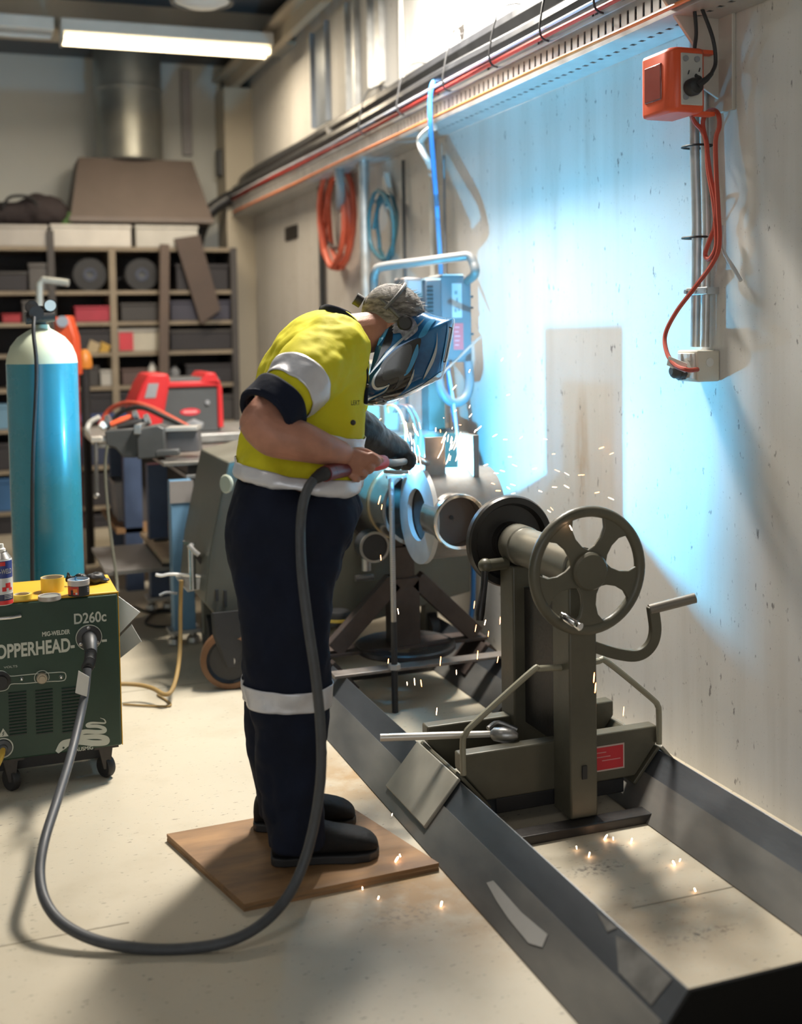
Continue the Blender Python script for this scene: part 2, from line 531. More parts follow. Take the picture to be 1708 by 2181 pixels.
wcable('power_conduit', 'thick black conduit on top of the cable tray, the uppermost', M_CBLK, along(2.15, 2.735, 0.006, -0.004, 1), 0.062)
wcable('power_conduit', 'black conduit hugging the wall behind the uppermost thick one', M_CBLK, along(2.205, 2.60, 0.006, 0, 2), 0.036)
wcable('power_conduit', 'black conduit just above the red cable on the tray', M_CBLK, along(2.082, 2.642, 0.005, 0, 3), 0.044)
wcable('power_cable', 'red cable strung along the front of the cable tray', mat('red_cable', (0.46, 0.05, 0.04), 0.45), along(2.046, 2.578, 0.006, 0, 4), 0.009)
wcable('data_cable', 'thin white cable beside the red one on the tray', mat('white_cable', (0.62, 0.66, 0.72), 0.45), along(2.033, 2.598, 0.006, 0, 5), 0.006)
wcable('power_cable', 'thin orange cable along the bottom edge of the tray', mat('orange_cable', (0.78, 0.22, 0.06), 0.45), along(2.047, 2.470, 0.004, 0, 6), 0.007)
rr = random.Random(3)
for k, y in enumerate((3.55, 3.95, 4.4, 4.9, 5.5, 6.1)):
    MB().tube([(2.025, y, 2.565), (2.02, y, 2.64), (2.07, y, 2.79), (2.20, y, 2.80), (2.235, y, 2.60), (2.10, y, 2.56)], 0.004, 6, closed=True, sm=4).build(
        'cable_tie', M_BLACK, None, 'black cable tie binding the conduits to the cable tray', 'cable tie', 'cable ties along the tray')
# black duct that leaves the tray at the far corner and drops
MB().tube([(2.12, 9.45, 2.62), (2.05, 9.58, 2.60), (1.86, 9.60, 2.46), (1.76, 9.60, 2.2), (1.74, 9.6, 1.9)], 0.055, 12, sm=8).build(
    'corner_duct', M_CBLK, None, 'black duct bending down from the tray in front of the cream column', 'duct')
# junction clutter in the middle of the tray
jb = onx(735, 300, 2.12)
MB().tube([jb + V((0, 0.3, 0.12)), jb + V((-0.03, 0.1, -0.02)), jb + V((-0.02, 0.05, -0.25)), jb + V((0.02, 0.2, -0.38))], 0.03, 10, sm=6).build(
    'drop_hose', mat('grey_hose', (0.25, 0.24, 0.235), 0.5), None, 'grey drop hose looping down from the tray above the red hose coil', 'hose')

# near support bracket with two clamps (top right)
bp = onx(1510, 40, 2.2)
bk = thing('tray_bracket', 'beige painted bracket holding up the near end of the cable tray', 'bracket', bp)
BY = bp.y
M_BRK = mat('beige_bracket', (0.50, 0.47, 0.42), 0.5, 0.1, 0.12)
poly = [(WX - 0.004, BY, 2.62), (2.02, BY, 2.60), (2.00, BY, 2.54), (2.06, BY, 2.47), (2.15, BY, 2.36), (2.17, BY, 2.24), (WX - 0.004, BY, 2.20)]
MB().prism(poly, (0, 0.012, 0)).build('web', M_BRK, bk, bevel=0.002)
MB().box((2.235, BY - 0.07, 2.16), (WX, BY + 0.07, 2.62)).build('back_plate', M_BRK, bk, bevel=0.003)
MB().tube([(2.02, BY - 0.03, 2.56), (2.02, BY + 0.03, 2.56)], 0.03, 14).build('roller', M_STEEL, bk)
wcable('flex_lead', 'thin black flex hanging from the bracket into the orange outlet box', M_BLACK,
       [(2.06, BY - 0.03, 2.66), (2.10, BY - 0.05, 2.52), (2.115, BY - 0.055, 2.40), (2.105, BY - 0.06, 2.33), (2.10, BY - 0.07, 2.26), (2.09, BY - 0.10, 2.235), (2.075, 3.25, 2.235)], 0.006)

# ---- conduit pair, outlet box, cord and socket
sock = onx(1512, 778, WX)                          # socket box centre on the wall
SY, SZ = sock.y, sock.z
for k, (dy, r, lab) in enumerate(((0.035, 0.016, 'grey conduit dropping to the wall socket, the thicker of the pair'), (-0.02, 0.013, 'thin grey conduit beside the thicker one above the wall socket'))):
    MB().tube([(2.225, SY + dy + 0.01, 2.55), (2.225, SY + dy + 0.01, 2.1), (2.225, SY + dy, 1.8), (2.222, SY + dy + 0.006, SZ + 0.06)], r, 12, sm=6).build('conduit', M_GALV, None, lab, 'conduit')
ws = thing('wall_socket', 'square beige wall socket box at the foot of the conduits', 'socket', (WX, SY, SZ - 0.05))
MB().box((WX - 0.085, SY - 0.055, SZ - 0.05), (WX, SY + 0.06, SZ + 0.05)).build('box', mat('beige_plastic', (0.62, 0.58, 0.49), 0.5, 0, 0.08), ws, bevel=0.006)
MB().box((WX - 0.091, SY - 0.045, SZ - 0.042), (WX - 0.083, SY + 0.05, SZ + 0.042)).build('face_plate', M_WHITE, ws, bevel=0.003)
MB().cyl((WX - 0.04, SY - 0.055, SZ + 0.012), (WX - 0.04, SY - 0.058, SZ + 0.012), 0.014).build('knockout', M_WHITE, ws)
for z in (0.028,):
    for y in (-0.022, 0.028):
        MB().box((WX - 0.096, SY + y - 0.008, SZ + z - 0.012), (WX - 0.088, SY + y + 0.008, SZ + z + 0.012)).build('switch', M_WHITE, ws, bevel=0.002)
for z in (SZ + 0.24, 2.34):
    cs = thing('conduit_clamp', 'galvanised saddle clamp over the conduit pair above the socket' if z < 2 else 'galvanised saddle clamp over the conduit pair near the bracket', 'clamp', (WX, SY, z))
    MB().box((2.204, SY - 0.05, z - 0.012), (2.210, SY + 0.065, z + 0.012)).build('strap', M_GALV, cs, bevel=0.002)
    for y in (-0.048, 0.010, 0.063):
        MB().cyl((2.205, SY + y, z), (2.198, SY + y, z), 0.007, n=10).build('screw', M_STEEL, cs)
        MB().box((2.206, SY + y - 0.003, z - 0.011), (WX, SY + y + 0.003, z + 0.011)).build('leg', M_GALV, cs)
# orange portable outlet box
ob = onx(1452, 180, 2.10)
ox, oy, oz = 2.10, ob.y, ob.z
H = 0.098
OB = thing('outlet_box', 'orange portable outlet box strapped to the conduits high on the wall', 'power outlet', (ox, oy, oz - H))
x0, x1, y0, y1 = 2.015, 2.135, oy - 0.075, oy + 0.10
poly = [(x0 + 0.02, y0), (x1, y0), (x1, y1), (x0 - 0.0, y1), (x0, y0 + 0.03)]
MB().prism([(x, y, oz - H) for x, y in poly], (0, 0, 2 * H)).build('housing', M_ORANGE, OB, bevel=0.014)
MB().box((x0 + 0.032, y0 - 0.004, oz - H + 0.02), (x1 - 0.012, y0 + 0.01, oz + H - 0.02)).build('outlet_plate', mat('grey_plate', (0.50, 0.49, 0.46), 0.5), OB, bevel=0.003)
MB().box((x0 - 0.004, y0 + 0.055, oz - H + 0.045), (x0 + 0.006, y1 - 0.025, oz + H - 0.04)).build('window', mat('red_tinted_window', (0.22, 0.045, 0.035), 0.2, coat=0.5), OB, bevel=0.004)
for px_, pz in ((0.30, 0.62), (0.62, 0.50), (0.78, 0.68)):
    MB().bar((x0 + 0.03 + px_ * 0.08, y0 - 0.0055, oz - H + 0.02 + pz * 2 * H * 0.8 - 0.006), (x0 + 0.03 + px_ * 0.08 + 0.004, y0 - 0.0055, oz - H + 0.02 + pz * 2 * H * 0.8 + 0.006), 0.004, 0.002).build('outlet_slot', M_BLACK, OB)
for xx, zz in ((0.045, 0.06), (0.085, 0.06), (0.045, -0.055)):
    MB().cyl((x0 + xx, y0 - 0.004, oz + zz), (x0 + xx, y0 - 0.010, oz + zz), 0.009, n=14).build('cover_screw', M_GREY, OB)
for zz in (H - 0.004, -H + 0.004):
    MB().box((x1 - 0.004, y0 + 0.03, oz + zz - 0.006), (2.19, y0 + 0.06, oz + zz + 0.006)).build('hook', M_ORANGE, OB)
pg = thing('plug', 'black rubber plug pushed into the orange outlet box', 'plug', (2.075, y0 - 0.02, oz - 0.03))
MB().lathe([(0.026, 0), (0.027, 0.02), (0.022, 0.034), (0.012, 0.04)], (2.075, y0 - 0.010, oz - 0.028), (0, -1, 0)).build('plug_body', M_BLACK, pg)
MB().tube([(2.075, y0 - 0.045, oz - 0.028), (2.10, y0 - 0.055, oz - 0.01), (2.125, y0 - 0.045, oz + 0.01)], [0.012, 0.009, 0.007], 10).build('strain_relief', M_BLACK, pg)
wcable('plug_lead', 'black plug lead climbing beside the orange outlet box to the bracket', M_BLACK,
       [(2.125, y0 - 0.045, oz + 0.01), (2.15, y0 - 0.03, oz + 0.05), (2.14, y0 - 0.03, oz + 0.12), (2.12, y0, oz + 0.22), (2.10, y0 + 0.05, oz + 0.35)], 0.006)
M_OCORD = mat('red_orange_cord', (0.40, 0.055, 0.03), 0.45)
P = lambda px, py, x=2.195: onx(px, py, x)
cordpts = [P(1468, 232, 2.12), P(1478, 258, 2.16), P(1495, 278), P(1505, 305), P(1508, 360), P(1520, 430), P(1526, 500), P(1524, 530), P(1510, 552), P(1502, 540), P(1514, 505), P(1522, 480),
           P(1524, 430), P(1512, 370), P(1504, 305), P(1497, 260), P(1510, 236), P(1528, 240), P(1532, 268), P(1524, 300), P(1526, 380), P(1530, 450), P(1532, 520), P(1518, 560),
           P(1480, 612, 2.16), P(1440, 665, 2.14), P(1417, 712, 2.12), P(1420, 750, 2.10), P(1438, 778, 2.09), P(1465, 788, 2.10), P(1485, 787, 2.16)]
wcable('extension_cord', 'red-orange extension cord bundled on the conduits and plugged into the wall socket', M_OCORD, cordpts, 0.0075, n=8, sm=8)
sp = thing('plug', 'grey screw-lock plug of the red-orange cord in the wall socket', 'plug', P(1490, 785, 2.15))
MB().lathe([(0.012, 0), (0.02, 0.006), (0.024, 0.012), (0.024, 0.026), (0.029, 0.028), (0.029, 0.048)], (2.115, SY + 0.02, SZ - 0.016), (1, 0, 0)).build('plug_body', M_DGREY, sp)
b = MB()
for k in range(9):
    t = 2 * PI * k / 9
    b.bar((2.145, SY + 0.02 + 0.028 * math.cos(t), SZ - 0.016 + 0.028 * math.sin(t)), (2.162, SY + 0.02 + 0.028 * math.cos(t), SZ - 0.016 + 0.028 * math.sin(t)), 0.005, 0.005)
b.build('grip_ribs', M_DGREY, sp)
c = P(1443, 777, 2.085)
MB().bar(c + V((0.0, 0.055, 0.012)), c + V((0.018, -0.02, -0.010)), 0.002, 0.03, (0, 0, 1)).build('cord_tag', M_WHITE, None, 'white paper tag folded on the cord by the wall socket', 'tag')
for z, lab in ((P(1512, 302).z, 'black cable tie on the red-orange cord under the outlet box'), (P(1520, 500).z, 'black cable tie on the red-orange cord above its lower loop')):
    y = SY + 0.012
    MB().tube([(2.178, y - 0.03, z), (2.178, y + 0.035, z), (2.243, y + 0.04, z), (2.243, y - 0.035, z)], 0.004, 6, closed=True, sm=4).build('cable_tie', M_BLACK, None, lab, 'cable tie')
wcable('loose_wire', 'short pale wire end sticking out below the lower cable tie', mat('pale_wire', (0.5, 0.5, 0.5), 0.5),
       [P(1540, 480, 2.22), P(1538, 520, 2.22), P(1546, 545, 2.225), P(1562, 570, 2.23), P(1578, 598, 2.235)], 0.006)

# ---- vertical strips, conduits and hoses on the far part of the wall
def strip(px0, px1, y0, y1, name, lab, m, cat='strut', th=0.035):
    p, q = onx(px0, y0, WX), onx(px1, y0, WX)
    r = onx((px0 + px1) / 2, y1, WX)
    top = p.z if y0 > 5 else 3.5
    t = thing(name, lab, cat, (WX, (p.y + q.y) / 2, r.z))
    ya, yb = min(p.y, q.y), max(p.y, q.y)
    MB().box((WX - 0.006, ya, r.z), (WX, yb, top)).build('web', m, t)
    for y in (ya, yb - 0.005):
        MB().box((WX - th, y, r.z), (WX - 0.005, y + 0.005, top)).build('flange', m, t)
    return t
M_STRUT = mat('blue_grey_strut', (0.30, 0.33, 0.37), 0.4, 0.5, 0.1)
strip(668, 700, 2, 268, 'wall_strut', 'wide blue-grey strut on the wall above the red hose coil', M_STRUT)
strip(744, 764, 2, 250, 'wall_strut', 'narrow grey strut between the two wider wall struts', M_GALV)
strip(792, 818, 2, 182, 'wall_strut', 'pale strut ending above the conduits with a dark clip below it', M_GALV)
strip(968, 990, 2, 58, 'wall_strut', 'short pale strut end on the brightly lit wall', M_GALV)
p = onx(980, 66, WX - 0.02)
MB().prism([p + V((0, 0.018, 0.02)), p + V((0, -0.018, 0.02)), p + V((0, 0.0, -0.045))], (0.015, 0, 0)).build('strut_clip', M_DARK, None, 'dark pointed clip under the short strut end', 'clip')
p = onx(805, 190, WX - 0.02)
MB().prism([p + V((0, 0.03, 0.02)), p + V((0, -0.03, 0.02)), p + V((0, -0.012, -0.05)), p + V((0, 0.012, -0.05))], (0.015, 0, 0)).build('strut_clip', M_DARK, None, 'dark clip under the pale strut near the conduits', 'clip')
def pipe(px0, y0, px1, y1, r, m, lab, X=2.225, top=None):
    p, q = onx(px0, y0, X), onx(px1, y1, X)
    if top: p = V((X, p.y, top))
    q = V((X, (p.y + q.y) / 2, q.z)); p.y = q.y
    return MB().cyl(p, q, r, n=12).build('conduit', m, None, lab, 'conduit')
pipe(854, 5, 856, 200, 0.014, M_WHITE, 'thin white conduit above the tray', top=3.5)
pipe(776, 240, 776, 660, 0.03, M_GALV, 'pale grey conduit running down from the tray past the red coil', 2.13)
pipe(862, 340, 864, 900, 0.010, M_DGREY, 'thin dark conduit between the pale conduits below the tray')
pipe(920, 300, 924, 900, 0.016, M_WHITE, 'white conduit running down the wall beside the blue hose')
pipe(684, 300, 684, 700, 0.02, M_DGREY, 'dark conduit running down behind the red hose coil')
pipe(948, 330, 950, 900, 0.008, M_GREY, 'slim grey conduit to the right of the white one')
# hose elbow on the tray
wcable('hose_elbow', 'pale bent pipe elbow hooked on the tray beside the blue hose', mat('pale_pipe', (0.55, 0.53, 0.50), 0.45), [onx(925, 270, 2.05), onx(908, 282, 2.05), onx(895, 300, 2.05), onx(902, 325, 2.06), onx(916, 350, 2.1), onx(920, 380, 2.2)], 0.018)
M_BHOSE = mat('blue_air_hose', (0.06, 0.27, 0.72), 0.4)
wcable('air_hose', 'bright blue air hose hanging over the tray down behind the feeder box', M_BHOSE,
       [onx(935, 172, 2.10), onx(922, 178, 2.03), onx(916, 215, 2.01), onx(917, 270, 2.01), onx(924, 360, 2.05), onx(931, 450, 2.10), onx(938, 560, 2.12), onx(944, 700, 2.14), onx(958, 820, 2.16), onx(985, 1000, 2.18), onx(1004, 1140, 2.19), onx(1008, 1220, 2.19), onx(1006, 1290, 2.19), onx(996, 1345, 2.16), onx(970, 1385, 2.14)], 0.012, sm=6)
# hose coils
def coil(px, py, r, rt, turns, m, name, lab, X=2.17, arc=(0, 1)):
    c = onx(px, py, X)
    rr = random.Random(px)
    pts = []
    n = int(turns * 20)
    for k in range(n + 1):
        t = 2 * PI * (k / 20)
        q = r * (1 + 0.06 * math.sin(t * 0.37 + px)) + rr.uniform(-0.01, 0.01)
        pts.append(c + V((0.03 * math.sin(k * 0.21), q * math.cos(t) * 0.92, q * math.sin(t) * 1.05)))
    b = MB().tube(pts, rt, 8)
    return b.build(name, m, None, lab, 'hose')
coil(716, 465, 0.285, 0.018, 4.0, mat('red_hose', (0.55, 0.10, 0.05), 0.5), 'hose_coil', 'red hose coiled on a hook on the wall')
coil(716, 440, 0.24, 0.014, 1.5, mat('dark_hose', (0.10, 0.08, 0.08), 0.5), 'hose_coil', 'dark hose coiled together with the red one on the wall', X=2.20)
coil(815, 482, 0.175, 0.012, 2.4, mat('teal_hose', (0.035, 0.12, 0.15), 0.5), 'hose_coil', 'small dark teal hose coil right of the pale conduit')
for px, py in ((716, 385), (815, 430)):
    c = onx(px, py, WX)
    MB().tube([c, c + V((-0.10, 0, 0)), c + V((-0.12, 0, 0.03))], 0.012, 8).build('hose_hook', M_STEEL, None, 'steel hook carrying the red hose coil' if px == 716 else 'steel hook carrying the teal hose coil', 'hook')
c = onx(818, 405, 2.2)
MB().prism([c + V((0, 0.09, 0.0)), c + V((0, 0.0, 0.10)), c + V((0, -0.09, -0.06)), c + V((0, -0.02, -0.10))], (0.03, 0, 0)).build('rag', M_WHITE, None, 'white rag hung on the wall above the teal hose coil', 'rag')
c = onx(622, 496, WX)
MB().box((WX - 0.012, c.y - 0.17, c.z - 0.05), (WX, c.y + 0.17, c.z + 0.05)).build('sign_plate', M_DARK, None, 'small dark oval sign plate on the wall near the cream column', 'sign', bevel=0.005)
# ------------------------------------------------------------------ bed of the welding positioner
AX, AZ = 1.66, 0.79                              # turning axis: runs along Y
LX, RX, HR, HW = 1.318, 2.0, 0.159, 0.137        # ridge lines, ridge height, half width of the angle rails
BY0, BY1 = 1.97, 5.05
M_RAIL = mat('mill_scale_steel', (0.07, 0.078, 0.09), 0.34, 0.6, 0.3, 2.2, 0.05, 30, c2=(0.14, 0.15, 0.165), stretch=(2, 0.6, 2))
bed = thing('positioner_bed', 'long steel bed of two ridged angle rails along the wall', 'machine bed', (AX, 3.5, 0))
for X, nm in ((LX, 'L'), (RX, 'R')):
    t = 0.011
    poly = [(X - HW, 0), (X, HR), (X + HW, 0), (X + HW - 0.018, 0), (X, HR - 0.018), (X - HW + 0.018, 0)]
    MB().prism([(x, BY0, z) for x, z in poly], (0, BY1 - BY0, 0)).build('rail', M_RAIL, bed, bevel=0.002, angle=20)
    a, c = V((X - 0.055, 0, HR - 0.0638)), V((X - HW, 0, 0))
    n = V((-(a.z - c.z), 0, (a.x - c.x))).normalized() * 0.005
    MB().prism([V((a.x, BY0 + 0.01, a.z)), V((c.x, BY0 + 0.01, c.z)), V((c.x, BY0 + 0.01, c.z)) + n, V((a.x, BY0 + 0.01, a.z)) + n], (0, BY1 - BY0 - 0.02, 0)).build('toe_plate', mat('toe_plate_steel', (0.145, 0.148, 0.15), 0.4, 0.5, 0.25, 3, c2=(0.24, 0.23, 0.21), stretch=(2, 0.7, 2)), bed)
E0 = BY0
poly = [(LX - HW + 0.0, 0.0), (LX, HR + 0.001), (RX, HR + 0.001), (RX + HW, 0.0)]
MB().prism([(x, E0 - 0.012, z) for x, z in poly], (0, 0.012, 0)).build('end_plate', mat('shaded_plate_black', (0.005, 0.005, 0.005), 0.85, spec=0.15), bed, bevel=0.002)  # near-black colour takes in the shade on this end face
for y in (3.03, 4.75):
    MB().box((LX + 0.06, y - 0.03, 0.0), (RX - 0.06, y + 0.03, 0.028)).build('cross_tie', M_DARK, bed, bevel=0.003)
# bare ground patches and a torn sticker on the near rail
M_BARE = mat('ground_bare_steel', (0.22, 0.215, 0.205), 0.4, 0.6, 0.3, 14)
def flank(t, y, lift=0.0012):                    # point on the left rail's outer flank: t 0 ridge .. 1 foot
    n = V((-HR, 0, HW)).normalized()
    return V((LX - HW * t, y, HR * (1 - t))) + n * lift
for pts in (((0.04, 2.02), (0.36, 2.03), (0.35, 2.16), (0.10, 2.23), (0.03, 2.16)), ((0.03, 2.24), (0.13, 2.26), (0.05, 2.33))):
    MB().prism([flank(t, y) for t, y in pts], V((-HR, 0, HW)).normalized() * 0.0008).build('ground_patch', M_BARE, bed, smooth=False)
MB().prism([flank(t, y, 0.0062) for t, y in ((0.60, 2.42), (0.74, 2.41), (0.82, 2.46), (0.80, 2.58), (0.76, 2.66), (0.70, 2.74), (0.62, 2.72), (0.64, 2.55))], V((-HR, 0, HW)).normalized() * 0.0008).build('torn_sticker', mat('torn_paper', (0.25, 0.245, 0.235), 0.7), bed, smooth=False)

# ------------------------------------------------------------------ tailstock
ts = thing('tailstock', 'olive tailstock with a spoked handwheel standing on the rails', 'tailstock', (AX, 3.3, 0))
Y0, Y1 = 3.15, 3.47
for y in (Y0, Y1 - 0.05):
    poly = [(LX + 0.004, 0.235), (RX - 0.004, 0.235), (RX - 0.004, 0.185), (RX - 0.085, 0.085), (LX + 0.085, 0.085), (LX + 0.004, 0.185)]
    MB().prism([(x, y, z) for x, z in poly], (0, 0.05, 0)).build('cross_beam', M_OLIVE, ts, bevel=0.005)
# saddle plates lying on the rail flanks
M_SADDLE = mat('pale_saddle_plate', (0.27, 0.255, 0.215), 0.45, 0.2, 0.12, 9)
def saddle(X, s, m, ln):
    n = V((s * HR, 0, HW)).normalized() * 0.012
    a, c = V((X, Y0 - 0.01, HR + 0.006)), V((X + s * ln, Y0 - 0.01, HR + 0.006 - ln * HR / HW))
    MB().prism([a, c, c + n, a + n], (0, Y1 - Y0 + 0.02, 0)).build('saddle_plate', m, ts, bevel=0.003)
saddle(LX, -1, M_SADDLE, 0.112)
saddle(LX, 1, M_OLIVE, 0.09)
saddle(RX, -1, M_OLIVE, 0.09)
saddle(RX, 1, M_SADDLE, 0.112)
MB().box((AX - 0.03, 3.045, 0.03), (AX + 0.062, 3.155, 0.73)).build('front_post', M_OLIVE, ts, bevel=0.006)
MB().box((AX - 0.05, 3.385, 0.085), (AX + 0.06, 3.485, 0.73)).build('rear_post', M_OLIVE, ts, bevel=0.006)
MB().box((AX - 0.01, 3.15, 0.22), (AX + 0.03, 3.39, 0.66)).build('web_plate', M_DARK, ts)
MB().box((LX + 0.12, 3.16, 0.035), (RX - 0.12, 3.42, 0.083)).build('under_beam_fill', M_BLACK, ts, bevel=0.004)  # black box added to fill the dark void under the beams
MB().cyl((AX + 0.01, 3.09, 0.03), (AX + 0.01, 3.09, 0.0), 0.018, n=14).build('jack_bolt', M_DARK, ts)
MB().box((AX + 0.008, 3.040, 0.15), (AX + 0.024, 3.046, 0.19)).build('bolt_slot', M_BLACK, ts)
MB().lathe([(0.05, 0), (0.062, 0.004), (0.062, 0.37), (0.066, 0.375), (0.066, 0.44), (0.05, 0.45)], (AX, 3.02, AZ), (0, 1, 0)).build('spindle_barrel', mat('worn_olive', (0.17, 0.16, 0.13), 0.38, 0.3, 0.12, 10), ts)
MB().cyl((AX, 2.975, AZ), (AX, 3.03, AZ), 0.028).build('spindle', M_STEEL, ts)
fp = MB().lathe([(0.0, 0.016), (0.05, 0.016), (0.055, -0.012), (0.062, -0.012), (0.065, 0.012), (0.118, 0.014), (0.128, -0.008), (0.148, -0.010), (0.153, 0.0), (0.153, 0.022), (0.145, 0.03), (0.0, 0.03)], (AX, 3.50, AZ), (0, 1, 0), 56).build('face_disc', mat('dark_disc', (0.035, 0.032, 0.03), 0.35, 0.3, 0.2, 9), ts, angle=25)
MB().cyl((AX, 3.46, AZ), (AX, 3.505, AZ), 0.05).build('disc_hub', M_DARK, ts)
# handwheel: rim, web of five spokes, hub
wy = 2.985
R = 0.187
wh = MB().tube([(AX + (R - 0.014) * math.cos(t), wy, AZ + (R - 0.014) * math.sin(t)) for t in [2 * PI * k / 56 for k in range(56)]], 0.0165, 12, closed=True).build('handwheel_rim', M_OLIVE, ts)
for k in range(5):
    t = math.radians(54 + 72 * k)
    u, w = V((math.cos(t), 0, math.sin(t))), V((-math.sin(t), 0, math.cos(t)))
    o = V((AX, wy - 0.008, AZ))
    pr_ = [(0.040, 0.040), (0.07, 0.026), (0.10, 0.023), (0.13, 0.030), (0.155, 0.052), (0.168, 0.066)]
    poly = [o + u * a + w * h for a, h in pr_] + [o + u * a - w * h for a, h in reversed(pr_)]
    MB().prism(poly, (0, 0.014, 0)).build('spoke', M_OLIVE, wh, bevel=0.004)
MB().lathe([(0.0, -0.03), (0.012, -0.03), (0.05, -0.026), (0.056, -0.018), (0.056, 0.03), (0.03, 0.032)], (AX, wy, AZ), (0, 1, 0)).build('hub', M_OLIVE, wh)
hp = V((AX + 0.15 * math.cos(math.radians(233)), wy - 0.01, AZ + 0.15 * math.sin(math.radians(233))))
b = MB().lathe([(0.010, 0), (0.010, 0.01), (0.013, 0.014), (0.013, 0.055), (0.010, 0.062), (0.012, 0.066), (0.012, 0.078), (0.0, 0.08)], hp, V((0.25, -1, -0.25)), 16)
b.build('grip', M_CHROME, wh)
# clamp lever
b = MB().cyl((AX - 0.05, 3.43, 0.735), (AX - 0.125, 3.42, 0.735), 0.02, n=16).ball((AX - 0.13, 3.42, 0.735), 0.024)
lv = b.build('clamp_boss', M_OLIVE, ts)
MB().tube([(AX - 0.13, 3.42, 0.735), (AX - 0.145, 3.40, 0.67), (AX - 0.165, 3.385, 0.60), (AX - 0.17, 3.38, 0.57)], [0.014, 0.011, 0.015, 0.012], 12, sm=4).build('clamp_lever', M_DARK, ts)
# crank arm on the front post
cp = [V((AX + 0.05, 3.06, 0.545)), V((AX + 0.13, 3.05, 0.515)), V((AX + 0.195, 3.04, 0.505)), V((AX + 0.235, 3.03, 0.53)), V((AX + 0.247, 3.02, 0.58)), V((AX + 0.238, 3.02, 0.655))]
sp_ = spline(cp, 6)
rings = []
for i, p in enumerate(sp_):
    d = (sp_[min(i + 1, len(sp_) - 1)] - sp_[max(i - 1, 0)]).normalized()
    n = V((0, 1, 0)); w = d.cross(n).normalized()
    rings.append([p + w * a * 0.017 + n * c * 0.011 for a, c in ((-1, -1), (1, -1), (1, 1), (-1, 1))])
ck = MB().loft(rings).build('crank_arm', M_OLIVE, ts, bevel=0.003)
MB().cyl((AX + 0.228, 3.02, 0.645), (AX + 0.365, 2.985, 0.675), 0.0155, n=16).build('crank_handle', mat('worn_grip', (0.20, 0.18, 0.155), 0.4, 0.4), ck)
# guard rods either side
M_ROD = mat('khaki_rod', (0.27, 0.255, 0.19), 0.42, 0.1, 0.1)
for s in (-1, 1):
    e = AX + s * 0.335
    pts = [(AX + s * 0.03 + 0.016, 3.10, 0.475), (AX + s * 0.10, 3.10, 0.482), (AX + s * 0.13, 3.10, 0.475), (AX + s * 0.30, 3.13, 0.335), (e - s * 0.008, 3.135, 0.305), (e, 3.14, 0.28), (e, 3.14, 0.18)]
    MB().tube(pts, 0.0095, 10, sm=5).build('guard_rod', M_ROD, ts)
# red rating label on the front beam
lb = MB().box((AX + 0.10, Y0 - 0.0015, 0.118), (AX + 0.215, Y0 + 0.001, 0.198)).build('rating_label', mat('label_border', (0.55, 0.42, 0.38), 0.5), ts)
MB().box((AX + 0.105, Y0 - 0.0022, 0.123), (AX + 0.21, Y0 - 0.001, 0.193)).build('label_field', mat('label_red', (0.55, 0.03, 0.04), 0.5), lb)
for x0, x1, z in ((0.11, 0.15, 0.176), (0.115, 0.165, 0.162), (0.135, 0.20, 0.150)):
    MB().box((AX + x0, Y0 - 0.0027, z), (AX + x1, Y0 - 0.002, z + 0.003)).build('label_line', mat('label_print', (0.62, 0.25, 0.25), 0.5), lb)
# pry bar lying on the tailstock saddle
p0, p1 = onz(810, 1571, 0.25), onz(1045, 1563, 0.25)
pb = thing('pry_bar', 'pale steel podger bar lying across the tailstock beam', 'tool', p0)
M_PALE = mat('pale_tool_steel', (0.62, 0.58, 0.53), 0.35, 0.5, 0.08)
MB().tube([p0, p0.lerp(p1, 0.5), p1], [0.012, 0.0115, 0.010], 12).build('shaft', M_PALE, pb)
hd = onz(1085, 1566, 0.25)
hh = MB().lathe([(0.011, 0), (0.02, 0.01), (0.024, 0.04), (0.02, 0.07), (0.008, 0.085)], p1, hd - p1, 16).build('socket_head', M_STEEL, pb)
MB().tube([p1 + V((0.0, 0.02, 0.01)), p1 + V((0.04, 0.03, 0.02)), p1 + V((0.09, 0.0, 0.0))], 0.008, 8, sm=4).build('hook', M_STEEL, pb)

# ------------------------------------------------------------------ workpiece
YB, RB = 4.16, 0.172
M_MILL = mat('mill_grey_steel', (0.20, 0.188, 0.175), 0.42, 0.3, 0.2, 10, 0.06)
M_RINGM = mat('flange_steel', (0.46, 0.46, 0.45), 0.38, 0.2, 0.12, 16)
wp = thing('pipe_fitting', 'grey steel branch fitting with a ring flange and two lugs being welded', 'pipe fitting', (AX, YB, AZ - RB))
MB().ring((1.60, YB, AZ), (1.872, YB, AZ), RB, RB - 0.012, 56).build('barrel', M_MILL, wp)
MB().lathe([(0.188, 0), (0.188, 0.018), (RB - 0.03, 0.018), (0.100, 0.018), (0.100, 0)], (1.578, YB, AZ), (1, 0, 0), 64, closed=True).build('ring_flange', M_RINGM, wp)
MB().cyl((1.60, YB, AZ), (1.612, YB, AZ), 0.15, n=40).build('inner_plate', M_DARK, wp)
MB().cyl((1.862, YB, AZ), (1.872, YB, AZ), RB - 0.01, n=48).build('end_disc', M_MILL, wp)
MB().lathe([(0.100, 0.0), (0.104, 0.004), (0.104, 0.03), (0.098, 0.034), (0.098, 0.16), (0.09, 0.16), (0.09, 0.006)], (AX, 3.925, AZ), (0, 1, 0), 56, closed=True).build('branch_pipe', M_STAINLESS, wp)
MB().lathe([(0.0, 0), (0.006, 0), (0.007, -0.002), (0.0895, -0.002), (0.0895, -0.012), (0, -0.012)], (AX, 3.985, AZ), (0, -1, 0), 48).build('branch_plug', mat('brown_plug', (0.13, 0.10, 0.085), 0.5, 0.4), wp)
MB().cyl((AX - 0.012, 3.9845, AZ + 0.01), (AX - 0.012, 3.983, AZ + 0.01), 0.008, n=12).build('plug_hole', M_BLACK, wp)
